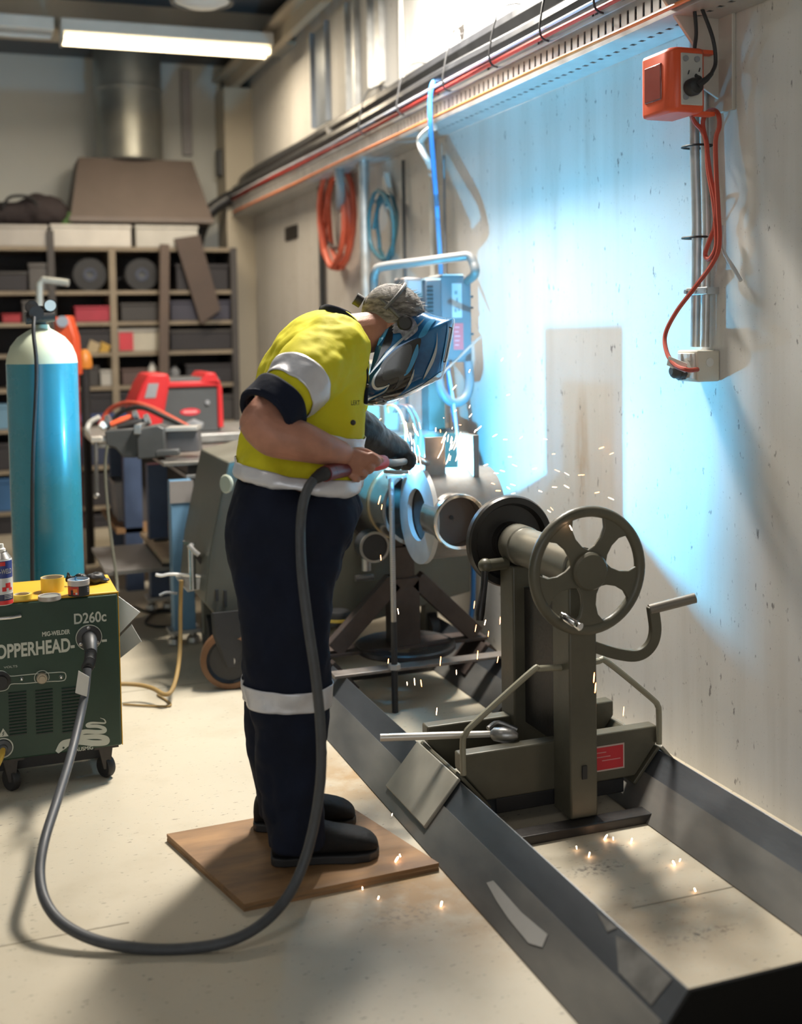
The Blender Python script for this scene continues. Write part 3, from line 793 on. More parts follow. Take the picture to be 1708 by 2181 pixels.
MB().box((1.590, 4.092, 0.93), (1.6725, 4.106, 1.090)).build('lug_plate', M_MILL, wp, bevel=0.002)
MB().box((1.775, 4.066, 0.915), (1.799, 4.205, 1.092)).build('lug_plate', M_MILL, wp, bevel=0.002)
b = MB().lathe([(0.154, 0.0), (0.154, 0.40), (0.14, 0.40), (0.14, 0.0)], (AX - 0.015, 4.31, AZ), (0, 1, 0), 56, closed=True)
b.build('header_pipe', M_STAINLESS, wp)
MB().ring((AX - 0.015, 4.48, AZ), (AX - 0.015, 4.50, AZ), 0.159, 0.15).build('weld_bead', mat('heat_tinted', (0.45, 0.38, 0.24), 0.3, 0.9), wp)

# roller stand carrying the pipe
SYD = 4.56
st = thing('roller_stand', 'dark brown pipe roller stand with angled braces between the rails', 'roller stand', (AX, SYD, 0.16))
MB().box((AX - 0.058, SYD - 0.055, 0.18), (AX + 0.058, SYD + 0.055, 0.47)).build('outer_column', M_BROWN, st, bevel=0.004)
MB().box((AX - 0.042, SYD - 0.04, 0.45), (AX + 0.042, SYD + 0.04, 0.60)).build('inner_column', M_BROWN, st, bevel=0.004)
MB().lathe([(0.10, 0.012), (0.10, 0.0), (0.205, 0.0), (0.212, 0.008), (0.212, 0.022), (0.205, 0.028), (0.18, 0.014)], (AX, SYD - 0.02, 0.165), (0, 0, 1), 48, closed=True).build('base_ring', M_DARK, st)
for s in (-1, 1):
    MB().bar((AX + s * 0.05, SYD - 0.03, 0.46), (AX + s * 0.315, SYD - 0.03, 0.20), 0.075, 0.05, (0, 1, 0)).build('brace', M_BROWN, st, bevel=0.003)
    X = LX if s < 0 else RX
    n = V((-HR, 0, HW)).normalized() * 0.014
    for q in (-1, 1):
        n = V((q * HR, 0, HW)).normalized() * 0.014
        a, c = V((X, SYD - 0.11, HR + 0.004)), V((X + q * 0.10, SYD - 0.11, HR + 0.004 - 0.10 * HR / HW))
        MB().prism([a, c, c + n, a + n], (0, 0.18, 0)).build('saddle_plate', M_BROWN, st)
    MB().bar((AX, SYD, 0.585), (AX + s * 0.13, SYD, 0.66), 0.05, 0.06, (0, 1, 0)).build('fork_arm', M_BROWN, st, bevel=0.003)
    rx = AX + s * 0.145
    ro = MB().lathe([(0.0, 0), (0.03, 0), (0.06, 0.004), (0.064, 0.01), (0.064, 0.075), (0.058, 0.08), (0, 0.08)], (rx, SYD - 0.08, 0.615), (0, 1, 0), 32).build('roller', M_BLACK, st)
    MB().ring((rx, SYD - 0.082, 0.615), (rx, SYD - 0.074, 0.615), 0.064, 0.054).build('roller_rim', mat('worn_rim', (0.30, 0.29, 0.27), 0.4, 0.6), ro)
MB().box((LX - 0.02, SYD - 0.06, 0.176), (RX + 0.02, SYD + 0.06, 0.188)).build('base_bar', M_BROWN, st)
# angle brackets leaning against the right rail foot
for dy, lab in ((0.0, 'brown angle bracket propped against the wall-side rail under the flat bar'), (-0.22, 'second brown angle bracket beside the first on the wall-side rail')):
    y = 3.95 + dy
    br = thing('angle_bracket', lab, 'bracket', (RX - 0.1, y, 0.02))
    MB().bar((RX - 0.20, y, 0.02), (RX - 0.05, y + 0.02, 0.155), 0.035, 0.008, (0, 1, 0)).build('flange', M_BROWN, br)
    MB().bar((RX - 0.21, y, 0.012), (RX - 0.02, y, 0.012), 0.05, 0.008, (0, 0, 1)).build('foot', M_BROWN, br)

# flat bar across the ridges with a threaded rod and nut
fb = thing('flat_bar', 'rusty flat bar laid across both rails under the workpiece', 'bar', (AX, 4.30, HR))
MB().box((1.27, 4.265, HR + 0.001), (2.07, 4.335, HR + 0.013)).build('bar', mat('rusty_flat_bar', (0.22, 0.19, 0.17), 0.45, 0.5, 0.25, 14), fb, bevel=0.002)
rd = thing('threaded_rod', 'tall thin threaded rod standing through the flat bar', 'rod', (1.513, 4.306, 0))
MB().cyl((1.513, 4.262, 0.0), (1.513, 4.262, 0.36), 0.0125, n=14).build('rod_sleeve', M_BLACK, rd)
MB().cyl((1.513, 4.262, 0.36), (1.513, 4.262, 0.925), 0.011, n=14).build('rod', mat('bright_rod', (0.40, 0.38, 0.36), 0.3, 0.85), rd)
b = MB()
for k in range(60):
    b.lathe([(0.011, 0), (0.0118, 0.002), (0.011, 0.004)], (1.513, 4.262, 0.40 + k * 0.0085), (0, 0, 1), 12)
b.build('thread', M_STEEL, rd)
MB().lathe([(0.0, 0), (0.024, 0), (0.024, 0.02), (0, 0.02)], (1.513, 4.262, HR + 0.0135), (0, 0, 1), 6).build('nut', M_PALE, rd, smooth=False)
MB().box((1.495, 4.255, 0.922), (1.575, 4.270, 0.932)).build('end_tab', M_STEEL, rd)

# ------------------------------------------------------------------ headstock
hs = thing('headstock', 'grey-green positioner headstock on a big wheel behind the welder', 'machine', (1.45, 5.1, 0))
pf = [ony(px, py, 4.86) for px, py in ((486, 985), (470, 1060), (446, 1180), (436, 1285), (512, 1372))]
poly = pf + [V((1.55, 4.86, 0.20)), V((2.10, 4.86, 0.30)), V((2.10, 4.86, 1.03)), V((1.40, 4.86, 1.03))]
MB().prism(poly, (0, 0.62, 0)).build('body', M_GREYGREEN, hs, bevel=0.006)
MB().box((1.36, 5.02, 1.02), (1.83, 5.40, 1.35)).build('upper_cabinet', mat('beige_cabinet', (0.24, 0.225, 0.185), 0.5, 0, 0.08), hs, bevel=0.006)
MB().lathe([(0.0, 0), (0.205, 0), (0.215, 0.012), (0.215, 0.04), (0.20, 0.05), (0.10, 0.06), (0.10, 0.12), (0, 0.12)], (AX, 4.735, AZ), (0, 1, 0), 48).build('chuck', M_DARK, hs)
for k in range(3):
    t = math.radians(90 + 120 * k)
    MB().bar((AX - 0.015 + 0.165 * math.cos(t), 4.70, AZ + 0.165 * math.sin(t)), (AX - 0.015 + 0.165 * math.cos(t), 4.74, AZ + 0.165 * math.sin(t)), 0.04, 0.03).build('chuck_jaw', M_DARK, hs)
whl = V((0.975, 4.80, 0.125))
wheel = MB().lathe([(0.0, 0.0), (0.02, 0.0), (0.03, 0.01), (0.085, 0.012), (0.095, 0.0), (0.118, 0.006), (0.125, 0.02), (0.125, 0.045), (0.118, 0.055), (0, 0.055)], whl, V((0.25, 1, 0)), 40, hint=(0, 0, 1)).build('wheel', M_BLACK, hs)
MB().lathe([(0.098, -0.004), (0.122, 0.004), (0.1262, 0.02), (0.1262, 0.04), (0.122, 0.056), (0.098, 0.058)], whl, V((0.25, 1, 0)), 40, hint=(0, 0, 1), closed=True).build('tyre', mat('orange_tyre', (0.15, 0.07, 0.03), 0.5), wheel)
MB().cyl(whl - V((0.25, 1, 0)).normalized() * 0.008, whl, 0.022, n=16).build('axle_nut', M_STEEL, wheel)
MB().prism([(0.90, 4.80, 0.335), (1.04, 4.80, 0.335), (1.045, 4.80, 0.22), (0.985, 4.80, 0.10), (0.955, 4.80, 0.10), (0.905, 4.80, 0.24)], (0.01, -0.012, 0)).build('caster_fork', M_BLACK, hs)
for x, y in ((1.95, 5.0), (1.95, 5.38), (1.0, 5.38)):
    MB().cyl((x - 0.02, y, 0.1), (x + 0.02, y, 0.1), 0.10, n=24).build('rear_wheel', M_BLACK, hs)
    MB().box((x - 0.03, y - 0.03, 0.1), (x + 0.03, y + 0.03, 0.32)).build('rear_leg', M_GREYGREEN, hs)
# half-round guard dial and slots on the body side
dl = ony(489, 1030, 4.84)
MB().lathe([(0, 0), (0.02, 0.002), (0.036, 0.01), (0.04, 0.02), (0.034, 0.025)], dl, V((-0.9, -0.5, 0.05)), 28).build('side_dial', mat('pale_green_enamel', (0.42, 0.44, 0.36), 0.4), hs)
for px, py, h in ((462, 1268, 0.05), (480, 1275, 0.07)):
    q = ony(px, py, 4.858)
    MB().box((q.x - 0.006, 4.853, q.z - h / 2), (q.x + 0.006, 4.862, q.z + h / 2)).build('lock_slot', M_BLACK, hs)
q = ony(720, 1330, 4.80)
MB().lathe([(0.05, 0), (0.055, 0.01), (0.055, 0.05), (0.05, 0.06)], q, (0, 0, 1), 24).build('drive_motor', M_BLACK, hs)
MB().ring(q + V((0, 0, 0.02)), q + V((0, 0, 0.032)), 0.058, 0.054).build('yellow_band', mat('yellow_band', (0.6, 0.45, 0.08), 0.5), hs)
q = ony(780, 1200, 4.70)
MB().cyl(q + V((0, 0, -0.03)), q + V((0, 0, 0.09)), 0.02, n=14).cyl(q + V((0.03, 0, -0.06)), q + V((-0.05, 0, -0.06)), 0.014, n=12).build('valve', M_STEEL, hs)

# ------------------------------------------------------------------ wire feeder control box over the headstock
fd = thing('wire_feeder', 'grey wire feeder box with a bent tube handle above the headstock', 'control box', (2.0, 4.95, 1.35))
fx0, fx1, fy0, fy1 = 1.915, 2.14, 4.90, 5.12
M_FEED = mat('feeder_grey', (0.13, 0.145, 0.165), 0.45, 0, 0.08)
za, zb = 1.345, 1.735
MB().box((1.99, fy0, za), (fx1, fy1, zb)).build('box', M_FEED, fd, bevel=0.006)
MB().box((fx0, fy0 - 0.01, za + 0.07), (1.99, fy1 - 0.02, zb - 0.02)).build('motor_cover', mat('feeder_dark', (0.085, 0.095, 0.11), 0.45), fd, bevel=0.005)
for k in range(13):
    z = za + 0.12 + k * 0.018
    MB().box((fx0 + 0.004, fy0 - 0.0125, z), (fx0 + 0.034, fy0 - 0.009, z + 0.008)).build('vent_slot', M_BLACK, fd)
MB().box((fx0 - 0.002, fy0 - 0.005, zb - 0.02), (1.99, fy1 - 0.05, zb - 0.012)).build('top_lid', M_WHITE, fd)
MB().box((2.0, fy0 - 0.003, zb), (2.10, fy1 - 0.05, zb + 0.006)).build('top_tray', M_WHITE, fd)
lab = MB().box((2.045, fy0 - 0.0015, za + 0.20), (2.093, fy0 + 0.001, zb - 0.035)).build('spec_label', mat('pale_label', (0.40, 0.41, 0.41), 0.5), fd)
for k, (x, z, w, h) in enumerate(((0.012, 0.105, 0.014, 0.016), (0.020, 0.07, 0.008, 0.02), (0.012, 0.045, 0.022, 0.004), (0.010, 0.025, 0.012, 0.016), (0.028, 0.03, 0.010, 0.012))):
    MB().box((2.045 + x, fy0 - 0.0022, za + 0.20 + z), (2.045 + x + w, fy0 - 0.0012, za + 0.20 + z + h)).build('diagram_mark', mat('label_ink', (0.20, 0.22, 0.24), 0.5), lab)
wlb = MB().box((2.05, fy0 - 0.0015, za + 0.055), (2.098, fy0 + 0.001, za + 0.175)).build('warning_label', mat('faded_red_label', (0.50, 0.12, 0.13), 0.5), fd)
for k in range(5):
    MB().box((2.056, fy0 - 0.0022, za + 0.075 + k * 0.02), (2.056 + 0.018 + 0.004 * (k % 3), fy0 - 0.0012, za + 0.079 + k * 0.02)).build('print_line', mat('label_print2', (0.62, 0.35, 0.36), 0.5), wlb)
hpts = [at(800, 655, 5.35), at(796, 600, 5.35), at(800, 578, 5.33), at(815, 568, 5.32), at(900, 557, 5.27), at(975, 547, 5.24), at(998, 546, 5.23), at(1008, 560, 5.22), at(1010, 585, 5.22), V((2.13, 4.99, 1.70))]
MB().tube(hpts, 0.021, 14, sm=6).build('tube_handle', mat('grey_tube', (0.17, 0.165, 0.16), 0.42, 0.2), fd)
q = at(880, 610, 5.28)
MB().box((q.x - 0.05, q.y - 0.02, q.z - 0.05), (q.x + 0.045, q.y + 0.12, q.z + 0.04)).build('spool_housing', mat('brown_grey', (0.22, 0.19, 0.18), 0.5), fd, bevel=0.008)
MB().box((q.x - 0.035, q.y - 0.024, q.z - 0.03), (q.x + 0.03, q.y - 0.018, q.z + 0.025)).build('spool_window', M_GREY, fd)
for z in (zb - 0.10, zb - 0.15, za + 0.12):
    MB().box((fx1, fy0 + 0.01, z), (fx1 + 0.014, fy0 + 0.03, z + 0.01)).build('hinge_pin', M_DGREY, fd)
MB().box((1.96, 4.99, 1.03), (2.04, 5.08, 1.36)).build('mount_post', M_GREYGREEN, fd)
MB().tube([at(800, 640, 5.35), at(800, 680, 5.35), V((1.62, 5.2, 1.36)), V((1.62, 5.2, 1.34))], 0.018, 10, sm=4).build('handle_foot', M_DGREY, fd)
MB().tube([at(997, 770, 5.28), at(1000, 815, 5.27), at(992, 845, 5.25), at(970, 858, 5.22), at(948, 846, 5.2), at(937, 820, 5.2), at(935, 790, 5.22), at(940, 765, 5.26)], 0.021, 12, sm=6).build(
    'flex_conduit', M_FEED, None, 'grey flexible conduit looping below the wire feeder box', 'conduit')
MB().tube([at(942, 795, 4.9), at(1022, 718, 5.22)], 0.0055, 8).build('support_rod', M_CHROME, None, 'thin bright rod slanting up to the wire feeder box', 'rod')
MB().tube([at(955, 790, 5.2), at(966, 860, 5.2), at(975, 945, 5.15), at(978, 990, 5.0), at(978, 1040, 4.9)], 0.007, 8, sm=5).build('gas_lead', mat('pale_blue_lead', (0.35, 0.42, 0.5), 0.45), None, 'thin pale gas lead hanging straight below the wire feeder', 'hose')
for k, (m, lab, off) in enumerate(((mat('brown_lead', (0.16, 0.08, 0.06), 0.5), 'brown control lead looping from the beige cabinet', 0), (mat('orange_lead', (0.70, 0.25, 0.07), 0.5), 'orange control lead looping beside the brown ones', -22), (mat('brown_lead', (0.16, 0.08, 0.06), 0.5), 'second brown control lead arching outside the first', 10))):
    MB().tube([at(838 + off / 2, 878, 5.0), at(848 + off, 864, 4.95), at(866 + off, 868, 4.9), at(880 + off, 892, 4.9), at(886 + off, 930, 4.9), at(880 + off, 975, 4.95), at(872 + off, 1010, 5.0)], 0.006, 8, sm=6).build('control_lead', m, None, lab, 'cable')
# ------------------------------------------------------------------ the welder (person)
def se(v, e):
    return math.copysign(abs(v) ** (2 / e), v)
def sring(py, pl, pr, d, hd, n=36, e=2.4, tilt=0.0, grow=0.0):
    c = at((pl + pr) / 2, py, d)
    hw = (pr - pl) / 2 * d / FPX + grow
    k = d / FPX
    out = []
    for i in range(n):
        t = 2 * PI * i / n
        cs = se(math.cos(t), e)
        out.append(c + RH * (hw * cs) + FH * ((hd + grow) * se(math.sin(t), e)) - V((0, 0, tilt * k * cs)))
    return out
def limb(mb, pts, radii, n=18, sm=5, flat=None):
    """tapered rounded limb along px/py/d points"""
    P3 = spline([at(*p) if len(p) == 3 and p[0] > 50 else V(p) for p in pts], sm)
    rs = []
    for i in range(len(radii) - 1):
        for k in range(sm):
            t = k / sm
            rs.append(radii[i] * (1 - t) + radii[i + 1] * t)
    rs.append(radii[-1])
    d0 = (P3[1] - P3[0]).normalized()
    d1 = (P3[-1] - P3[-2]).normalized()
    P3 = [P3[0] - d0 * rs[0] * 0.8, P3[0] - d0 * rs[0] * 0.5] + P3 + [P3[-1] + d1 * rs[-1] * 0.5, P3[-1] + d1 * rs[-1] * 0.85]
    rs = [rs[0] * 0.45, rs[0] * 0.85] + rs + [rs[-1] * 0.85, rs[-1] * 0.45]
    return mb.tube(P3, rs, n)
def interp(rows, n):
    """smooth interpolation of section rows"""
    vs = [V(r[:3]) for r in rows], [V((r[3], r[4], 0)) for r in rows]
    a, b_ = spline(vs[0], n), spline(vs[1], n)
    return [(p.x, p.y, p.z, q.x, q.y) for p, q in zip(a, b_)]
TORSO = [(664, 684, 728, 3.62, 0.07), (676, 645, 748, 3.61, 0.13), (700, 608, 768, 3.60, 0.18), (735, 582, 779, 3.58, 0.20), (775, 560, 782, 3.56, 0.205), (825, 540, 781, 3.54, 0.205),
         (880, 524, 777, 3.51, 0.20), (940, 513, 773, 3.48, 0.20), (990, 506, 771, 3.44, 0.20), (1022, 503, 770, 3.425, 0.20)]
M_SKIN = mat('weathered_skin', (0.40, 0.185, 0.125), 0.5, 0, 0.18, 18, 0.12, 220)
M_HIVIS = mat('hi_vis_yellow', (0.62, 0.56, 0.022), 0.75, 0, 0.07, 4, 0.55, 9, spec=0.2)
M_NAVY = mat('navy_drill', (0.0075, 0.0105, 0.023), 0.85, 0, 0.25, 8, 0.5, 9, spec=0.2)
M_TAPE = mat('reflective_tape', (0.62, 0.62, 0.66), 0.35, 0.25, 0.05, 20, 0.1, 90)

body = MB()
body.loft([sring(a, p + 22, q - 22, d, h * 0.8) for a, p, q, d, h in interp(TORSO + [(1100, 492, 764, 3.39, 0.20), (1170, 492, 735, 3.38, 0.19), (1215, 510, 712, 3.37, 0.16)], 3)])
for s, dd in ((-1, 3.26), (1, 3.47)):
    limb(body, [(608, 1180, dd + 0.02), (606, 1330, dd), (608, 1460, dd), (618, 1600, dd), (628, 1740, dd)], [0.095, 0.08, 0.066, 0.062, 0.045])
# neck, head with face
limb(body, [(712, 722, 3.60), (760, 712, 3.64), (805, 705, 3.69)], [0.075, 0.066, 0.064])
HC = at(838, 694, 3.72)
fdir = (RH * 0.84 + FH * 0.12 - V((0, 0, 0.54))).normalized()      # where the face looks
side = (FH - fdir * fdir.dot(FH)).normalized()
crown = fdir.cross(side)
if crown.z < 0: crown = -crown
def headpt(f, s_, u):
    return HC + fdir * f + side * s_ + crown * u
def ell(mb, c, rf, rs_, ru, n=20):
    o = len(mb.v)
    mb.ball((0, 0, 0), 1, n)
    for i in range(o, len(mb.v)):
        q = mb.v[i]
        mb.v[i] = c + fdir * q.x * rf + side * q.y * rs_ + crown * q.z * ru
ell(body, headpt(-0.005, 0, 0.02), 0.098, 0.077, 0.092, 24)          # skull
ell(body, headpt(0.035, 0, -0.045), 0.066, 0.060, 0.072)             # face
ell(body, headpt(0.062, 0, -0.098), 0.030, 0.034, 0.024)             # chin
ell(body, headpt(0.108, 0, -0.03), 0.022, 0.014, 0.026)              # nose
ell(body, headpt(0.088, 0, 0.012), 0.016, 0.050, 0.012)              # brow
ell(body, headpt(0.093, 0, -0.070), 0.012, 0.026, 0.007)             # lips
for q in (-1, 1):
    ell(body, headpt(-0.008, q * 0.078, -0.02), 0.022, 0.010, 0.033)  # ears
    ell(body, headpt(0.080, q * 0.032, -0.012), 0.012, 0.013, 0.010)  # eyes
# right arm (bare forearm) and left arm
limb(body, [(700, 742, 3.42), (625, 828, 3.28), (556, 902, 3.17)], [0.075, 0.066, 0.060])
limb(body, [(556, 902, 3.17), (585, 925, 3.17), (640, 940, 3.18), (690, 956, 3.225), (726, 966, 3.28)], [0.060, 0.0625, 0.056, 0.044, 0.036], n=20)
limb(body, [(715, 752, 3.76), (730, 830, 3.86), (742, 900, 3.93)], [0.07, 0.06, 0.052])
limb(body, [(742, 900, 3.93), (775, 918, 3.98), (805, 938, 4.03)], [0.052, 0.046, 0.036])
# right hand: palm, four curled fingers, thumb
palm = [(722, 965, 3.290), (742, 974, 3.295), (762, 984, 3.305), (780, 992, 3.320)]
K0, K1 = (796, 974), (752, 1014)                                     # knuckle line, index to little finger
rings = []
for i, (px, py, d) in enumerate(palm):
    t = i / 3
    c = at(px, py, d)
    ax = (at(K0[0], K0[1], d) - at(K1[0], K1[1], d)).normalized()
    w = 0.030 + 0.014 * t
    th = 0.028 - 0.006 * t
    rings.append([c + ax * (w * math.cos(2 * PI * k / 16)) + FH * (th * math.sin(2 * PI * k / 16)) for k in range(16)])
body.loft(rings)
for i in range(4):
    t = i / 3
    kx, ky = K0[0] + (K1[0] - K0[0]) * t, K0[1] + (K1[1] - K0[1]) * t
    L = (1.0, 1.08, 1.0, 0.82)[i]
    limb(body, [(kx - 6, ky - 4, 3.310), (kx + 4, ky + 4, 3.317), (kx + 10 * L, ky + 9 * L, 3.345), (kx + 2, ky + 16 * L, 3.377), (kx - 14 * L, ky + 10, 3.385)], [0.0115, 0.0118, 0.0105, 0.0095, 0.0085], n=10, sm=3)
limb(body, [(742, 966, 3.325), (770, 962, 3.355), (796, 972, 3.370), (812, 980, 3.365)], [0.016, 0.014, 0.0115, 0.0095], n=10, sm=3)
def cloth(o, vox, strength=0.0, scale=0.15, it=4):
    md = o.modifiers.new('remesh', 'REMESH')
    md.mode = 'VOXEL'
    md.voxel_size = vox
    md.use_smooth_shade = True
    if strength:
        tx = bpy.data.textures.new(o.name + '_folds', 'CLOUDS')
        tx.noise_scale = scale
        tx.noise_depth = 2
        dm = o.modifiers.new('folds', 'DISPLACE')
        dm.texture = tx
        dm.texture_coords = 'LOCAL'
        dm.strength = strength
        dm.mid_level = 0.5
    if strength > 0.012:
        t2_ = bpy.data.textures.new(o.name + '_creases', 'MARBLE')
        t2_.noise_scale = 0.16
        t2_.turbulence = 9
        t2_.noise_depth = 2
        t2_.marble_type = 'SHARP'
        d2_ = o.modifiers.new('creases', 'DISPLACE')
        d2_.texture = t2_
        d2_.texture_coords = 'LOCAL'
        d2_.strength = 0.013
    sm_ = o.modifiers.new('smooth', 'SMOOTH')
    sm_.iterations = it
    sm_.factor = 0.5
    return o
man = body.build('person', M_SKIN, None, 'person in a yellow hi-vis work shirt and navy trousers bending to weld', 'person', origin=(at(640, 1800, 3.36).x, at(640, 1800, 3.36).y, 0.022))
cloth(man, 0.0036, it=3)

# hair
hair = MB()
ell(hair, headpt(-0.012, 0, 0.026), 0.101, 0.081, 0.096, 28)
hb_ = [v for v in hair.v]
hair2 = MB()
ell(hair2, headpt(-0.02, 0, 0.03), 0.100, 0.0815, 0.094, 40)
keep = [i for i, p in enumerate(hair2.v)]
fs = []
for f in hair2.f:
    c = sum((hair2.v[i] for i in f), V()) / len(f) - HC
    u, fr = c.dot(crown), c.dot(fdir)
    if u > -0.055 + max(0, fr) * 1.1:
        fs.append(f)
hair2.f = fs
rr = random.Random(11)
for i, p in enumerate(hair2.v):
    hair2.v[i] = p + (p - HC).normalized() * rr.uniform(0, 0.004)
M_HAIR = mat('greying_hair', (0.055, 0.047, 0.042), 0.75, 0, 0.3, 30, 0.7, 160, c2=(0.40, 0.37, 0.34), stretch=(1, 1, 3))
ho = hair2.build('hair', M_HAIR, man)
b = MB()
for k in range(420):                                  # short tufts standing off the scalp
    th, ph = rr.uniform(0, 2 * PI), rr.uniform(0, 1)
    z = ph
    r_ = math.sqrt(max(0, 1 - z * z))
    d = fdir * (r_ * math.cos(th)) + side * (r_ * math.sin(th)) + crown * z
    p = headpt(-0.02, 0, 0.03) + fdir * d.dot(fdir) * 0.1 + side * d.dot(side) * 0.0815 + crown * d.dot(crown) * 0.094
    e = (d * 0.4 + fdir * rr.uniform(0.2, 0.9) + side * rr.uniform(-0.4, 0.4)).normalized()
    w = d.cross(e).normalized() * 0.0014
    b.add([p - w, p + w, p + e * 0.02 + d * 0.004], [(0, 1, 2)])
tag(b.build('hair_tufts', M_HAIR, ho, smooth=False), kind='stuff')
# head band of the helmet
b = MB().tube([headpt(0.092 * math.cos(t) - 0.012, 0.086 * math.sin(t), 0.034 - 0.02 * math.cos(t)) for t in [2 * PI * k / 28 for k in range(28)]], 0.007, 8, closed=True)
b.build('head_band', mat('grey_band', (0.12, 0.12, 0.12), 0.5), man)
MB().tube([headpt(-0.06 + 0.105 * math.sin(t) * 0.2, 0.088 * math.cos(t), 0.03 + 0.10 * math.sin(t)) for t in [PI * k / 16 for k in range(17)]], 0.006, 8).build('crown_strap', mat('grey_band', (0.12, 0.12, 0.12), 0.5), man)
q = headpt(-0.125, 0, 0.01)
MB().cyl(q, q - fdir * 0.025, 0.02, n=16).build('band_knob', M_BLACK, man)

# shirt: torso and both sleeves
sh = MB()
sh.loft([sring(a, p, q, d, h, tilt=22 * min(1, max(0, (a - 880) / 110))) for a, p, q, d, h in interp(TORSO, 4)])
limb(sh, [(712, 745, 3.45), (668, 785, 3.345), (626, 828, 3.262), (604, 848, 3.225)], [0.105, 0.098, 0.086, 0.076], n=24)
limb(sh, [(705, 740, 3.72), (722, 800, 3.80), (730, 850, 3.86)], [0.10, 0.09, 0.082], n=20)
shirt = cloth(sh.build('shirt', M_HIVIS, man), 0.0065, 0.016, 0.10, 2)
# tape, cuff, collar
def band(py, pl, pr, d, hd, h, tilt, grow, name, m, parent, n=44):
    rs = []
    n = 110
    for k in range(11):
        rs.append(sring(py - h / 2 + h * k / 10, pl, pr, d, hd, n, 2.4, tilt, grow))
    return MB().loft(rs, caps=False).build(name, m, parent)
def solid(o, t, onto=None):
    if onto:
        sw_ = o.modifiers.new('wrap', 'SHRINKWRAP')
        sw_.target = onto
        sw_.wrap_method = 'NEAREST_SURFACEPOINT'
        sw_.wrap_mode = 'ABOVE_SURFACE'
        sw_.offset = 0.004
    md = o.modifiers.new('thickness', 'SOLIDIFY')
    md.thickness = t
    md.offset = 1
    return o
solid(band(1016, 506, 769, 3.43, 0.202, 46, 23, 0.006, 'waist_tape', M_TAPE, shirt), 0.002, shirt)
solid(band(921, 524, 772, 3.50, 0.187, 24, 22, 0.004, 'chest_tape', M_TAPE, shirt), 0.002, shirt)
def sleeve_band(p0, p1, r0, r1, name, m, parent, wob=0.0):
    a, c = at(*p0), at(*p1)
    x, y, z = frame(c - a)
    rs = []
    for k in range(12):
        t = k / 11
        r = r0 + (r1 - r0) * t
        rs.append([a.lerp(c, t) + (x * math.cos(u) + y * math.sin(u)) * r * (1 + wob * math.sin(5 * u + 3 * t)) for u in [2 * PI * i / 72 for i in range(72)]])
    return MB().loft(rs, caps=False).build(name, m, parent)
solid(sleeve_band((640, 814, 3.292), (610, 845, 3.236), 0.094, 0.087, 'sleeve_tape', M_TAPE, shirt), 0.002, shirt)
cf = sleeve_band((596, 855, 3.212), (566, 884, 3.17), 0.086, 0.079, 'rolled_cuff', M_NAVY, shirt, 0.03)
solid(cf, 0.006)
MB().tube([at(566, 884, 3.17) + (frame(at(566, 884, 3.17) - at(596, 855, 3.212))[0] * math.cos(u) + frame(at(566, 884, 3.17) - at(596, 855, 3.212))[1] * math.sin(u)) * 0.076 for u in [2 * PI * i / 28 for i in range(28)]], 0.010, 8, closed=True).build('cuff_roll', M_NAVY, shirt)
near = [(684, 672, 3.64), (698, 668, 3.54), (724, 676, 3.49), (750, 698, 3.475), (770, 726, 3.50), (780, 746, 3.53)]
far = [(684, 672, 3.64), (702, 668, 3.72), (732, 676, 3.77), (760, 698, 3.77), (782, 730, 3.72)]
for pth in (near, far):
    P3 = spline([at(*p) for p in pth], 5)
    rs = []
    for i, p in enumerate(P3):
        d = (P3[min(i + 1, len(P3) - 1)] - P3[max(i - 1, 0)]).normalized()
        n_ = d.cross(V((0, 0, 1))).normalized()
        u = n_.cross(d).normalized()
        w = 0.030 * (1 - 0.3 * i / len(P3))
        rs.append([p + u * (w * math.cos(t)) + n_ * (0.009 * math.sin(t)) for t in [2 * PI * k / 12 for k in range(12)]])
    MB().loft(rs).build('collar', M_NAVY, shirt)
MB().tube([at(777, 750, 3.50), at(781, 800, 3.48), at(779, 860, 3.46)], 0.006, 8, sm=4).build('placket', M_NAVY, shirt)
for py in (772, 822):
    q = at(783, py, 3.44)
    MB().ball(q, 0.006, 10).build('button', M_DARK, shirt)
q = at(752, 900, 3.272)
MB().ball(q, 0.008, 12).build('pocket_eyelet', M_BLACK, shirt)
text('LERT', 'chest_print', M_NAVY, shirt, at(748, 863, 3.255), RH, (0, 0, 1), 0.013, 0.024, 0.01)

# trousers
tr_ = MB()
tr_.loft([sring(a, p, q, d, h, tilt=22 * max(0, (1100 - a) / 80)) for a, p, q, d, h in interp([(1022, 520, 756, 3.425, 0.18), (1060, 498, 767, 3.405, 0.206), (1100, 488, 768, 3.39, 0.215), (1150, 489, 750, 3.38, 0.21), (1195, 495, 728, 3.37, 0.20), (1235, 508, 712, 3.365, 0.17)], 3)])
tr_.loft([sring(a, p, q, d, h) for a, p, q, d, h in interp([(1160, 496, 740, 3.30, 0.11), (1250, 508, 706, 3.265, 0.12), (1350, 518, 701, 3.25, 0.105), (1450, 526, 699, 3.25, 0.10), (1560, 540, 694, 3.25, 0.097), (1660, 552, 692, 3.25, 0.095), (1740, 566, 690, 3.25, 0.09), (1798, 575, 690, 3.25, 0.085)], 3)])
tr_.loft([sring(a, p, q, d, h) for a, p, q, d, h in interp([(1160, 500, 735, 3.44, 0.11), (1250, 510, 706, 3.465, 0.12), (1350, 518, 700, 3.475, 0.10), (1450, 521, 690, 3.475, 0.095), (1560, 527, 672, 3.475, 0.092), (1660, 545, 672, 3.475, 0.088), (1730, 556, 672, 3.475, 0.08)], 3)])
trousers = cloth(tr_.build('trousers', M_NAVY, man), 0.008, 0.020, 0.11, 2)
solid(band(1474, 527, 698, 3.25, 0.0985, 44, 4, 0.003, 'knee_tape', M_TAPE, trousers), 0.002, trousers)
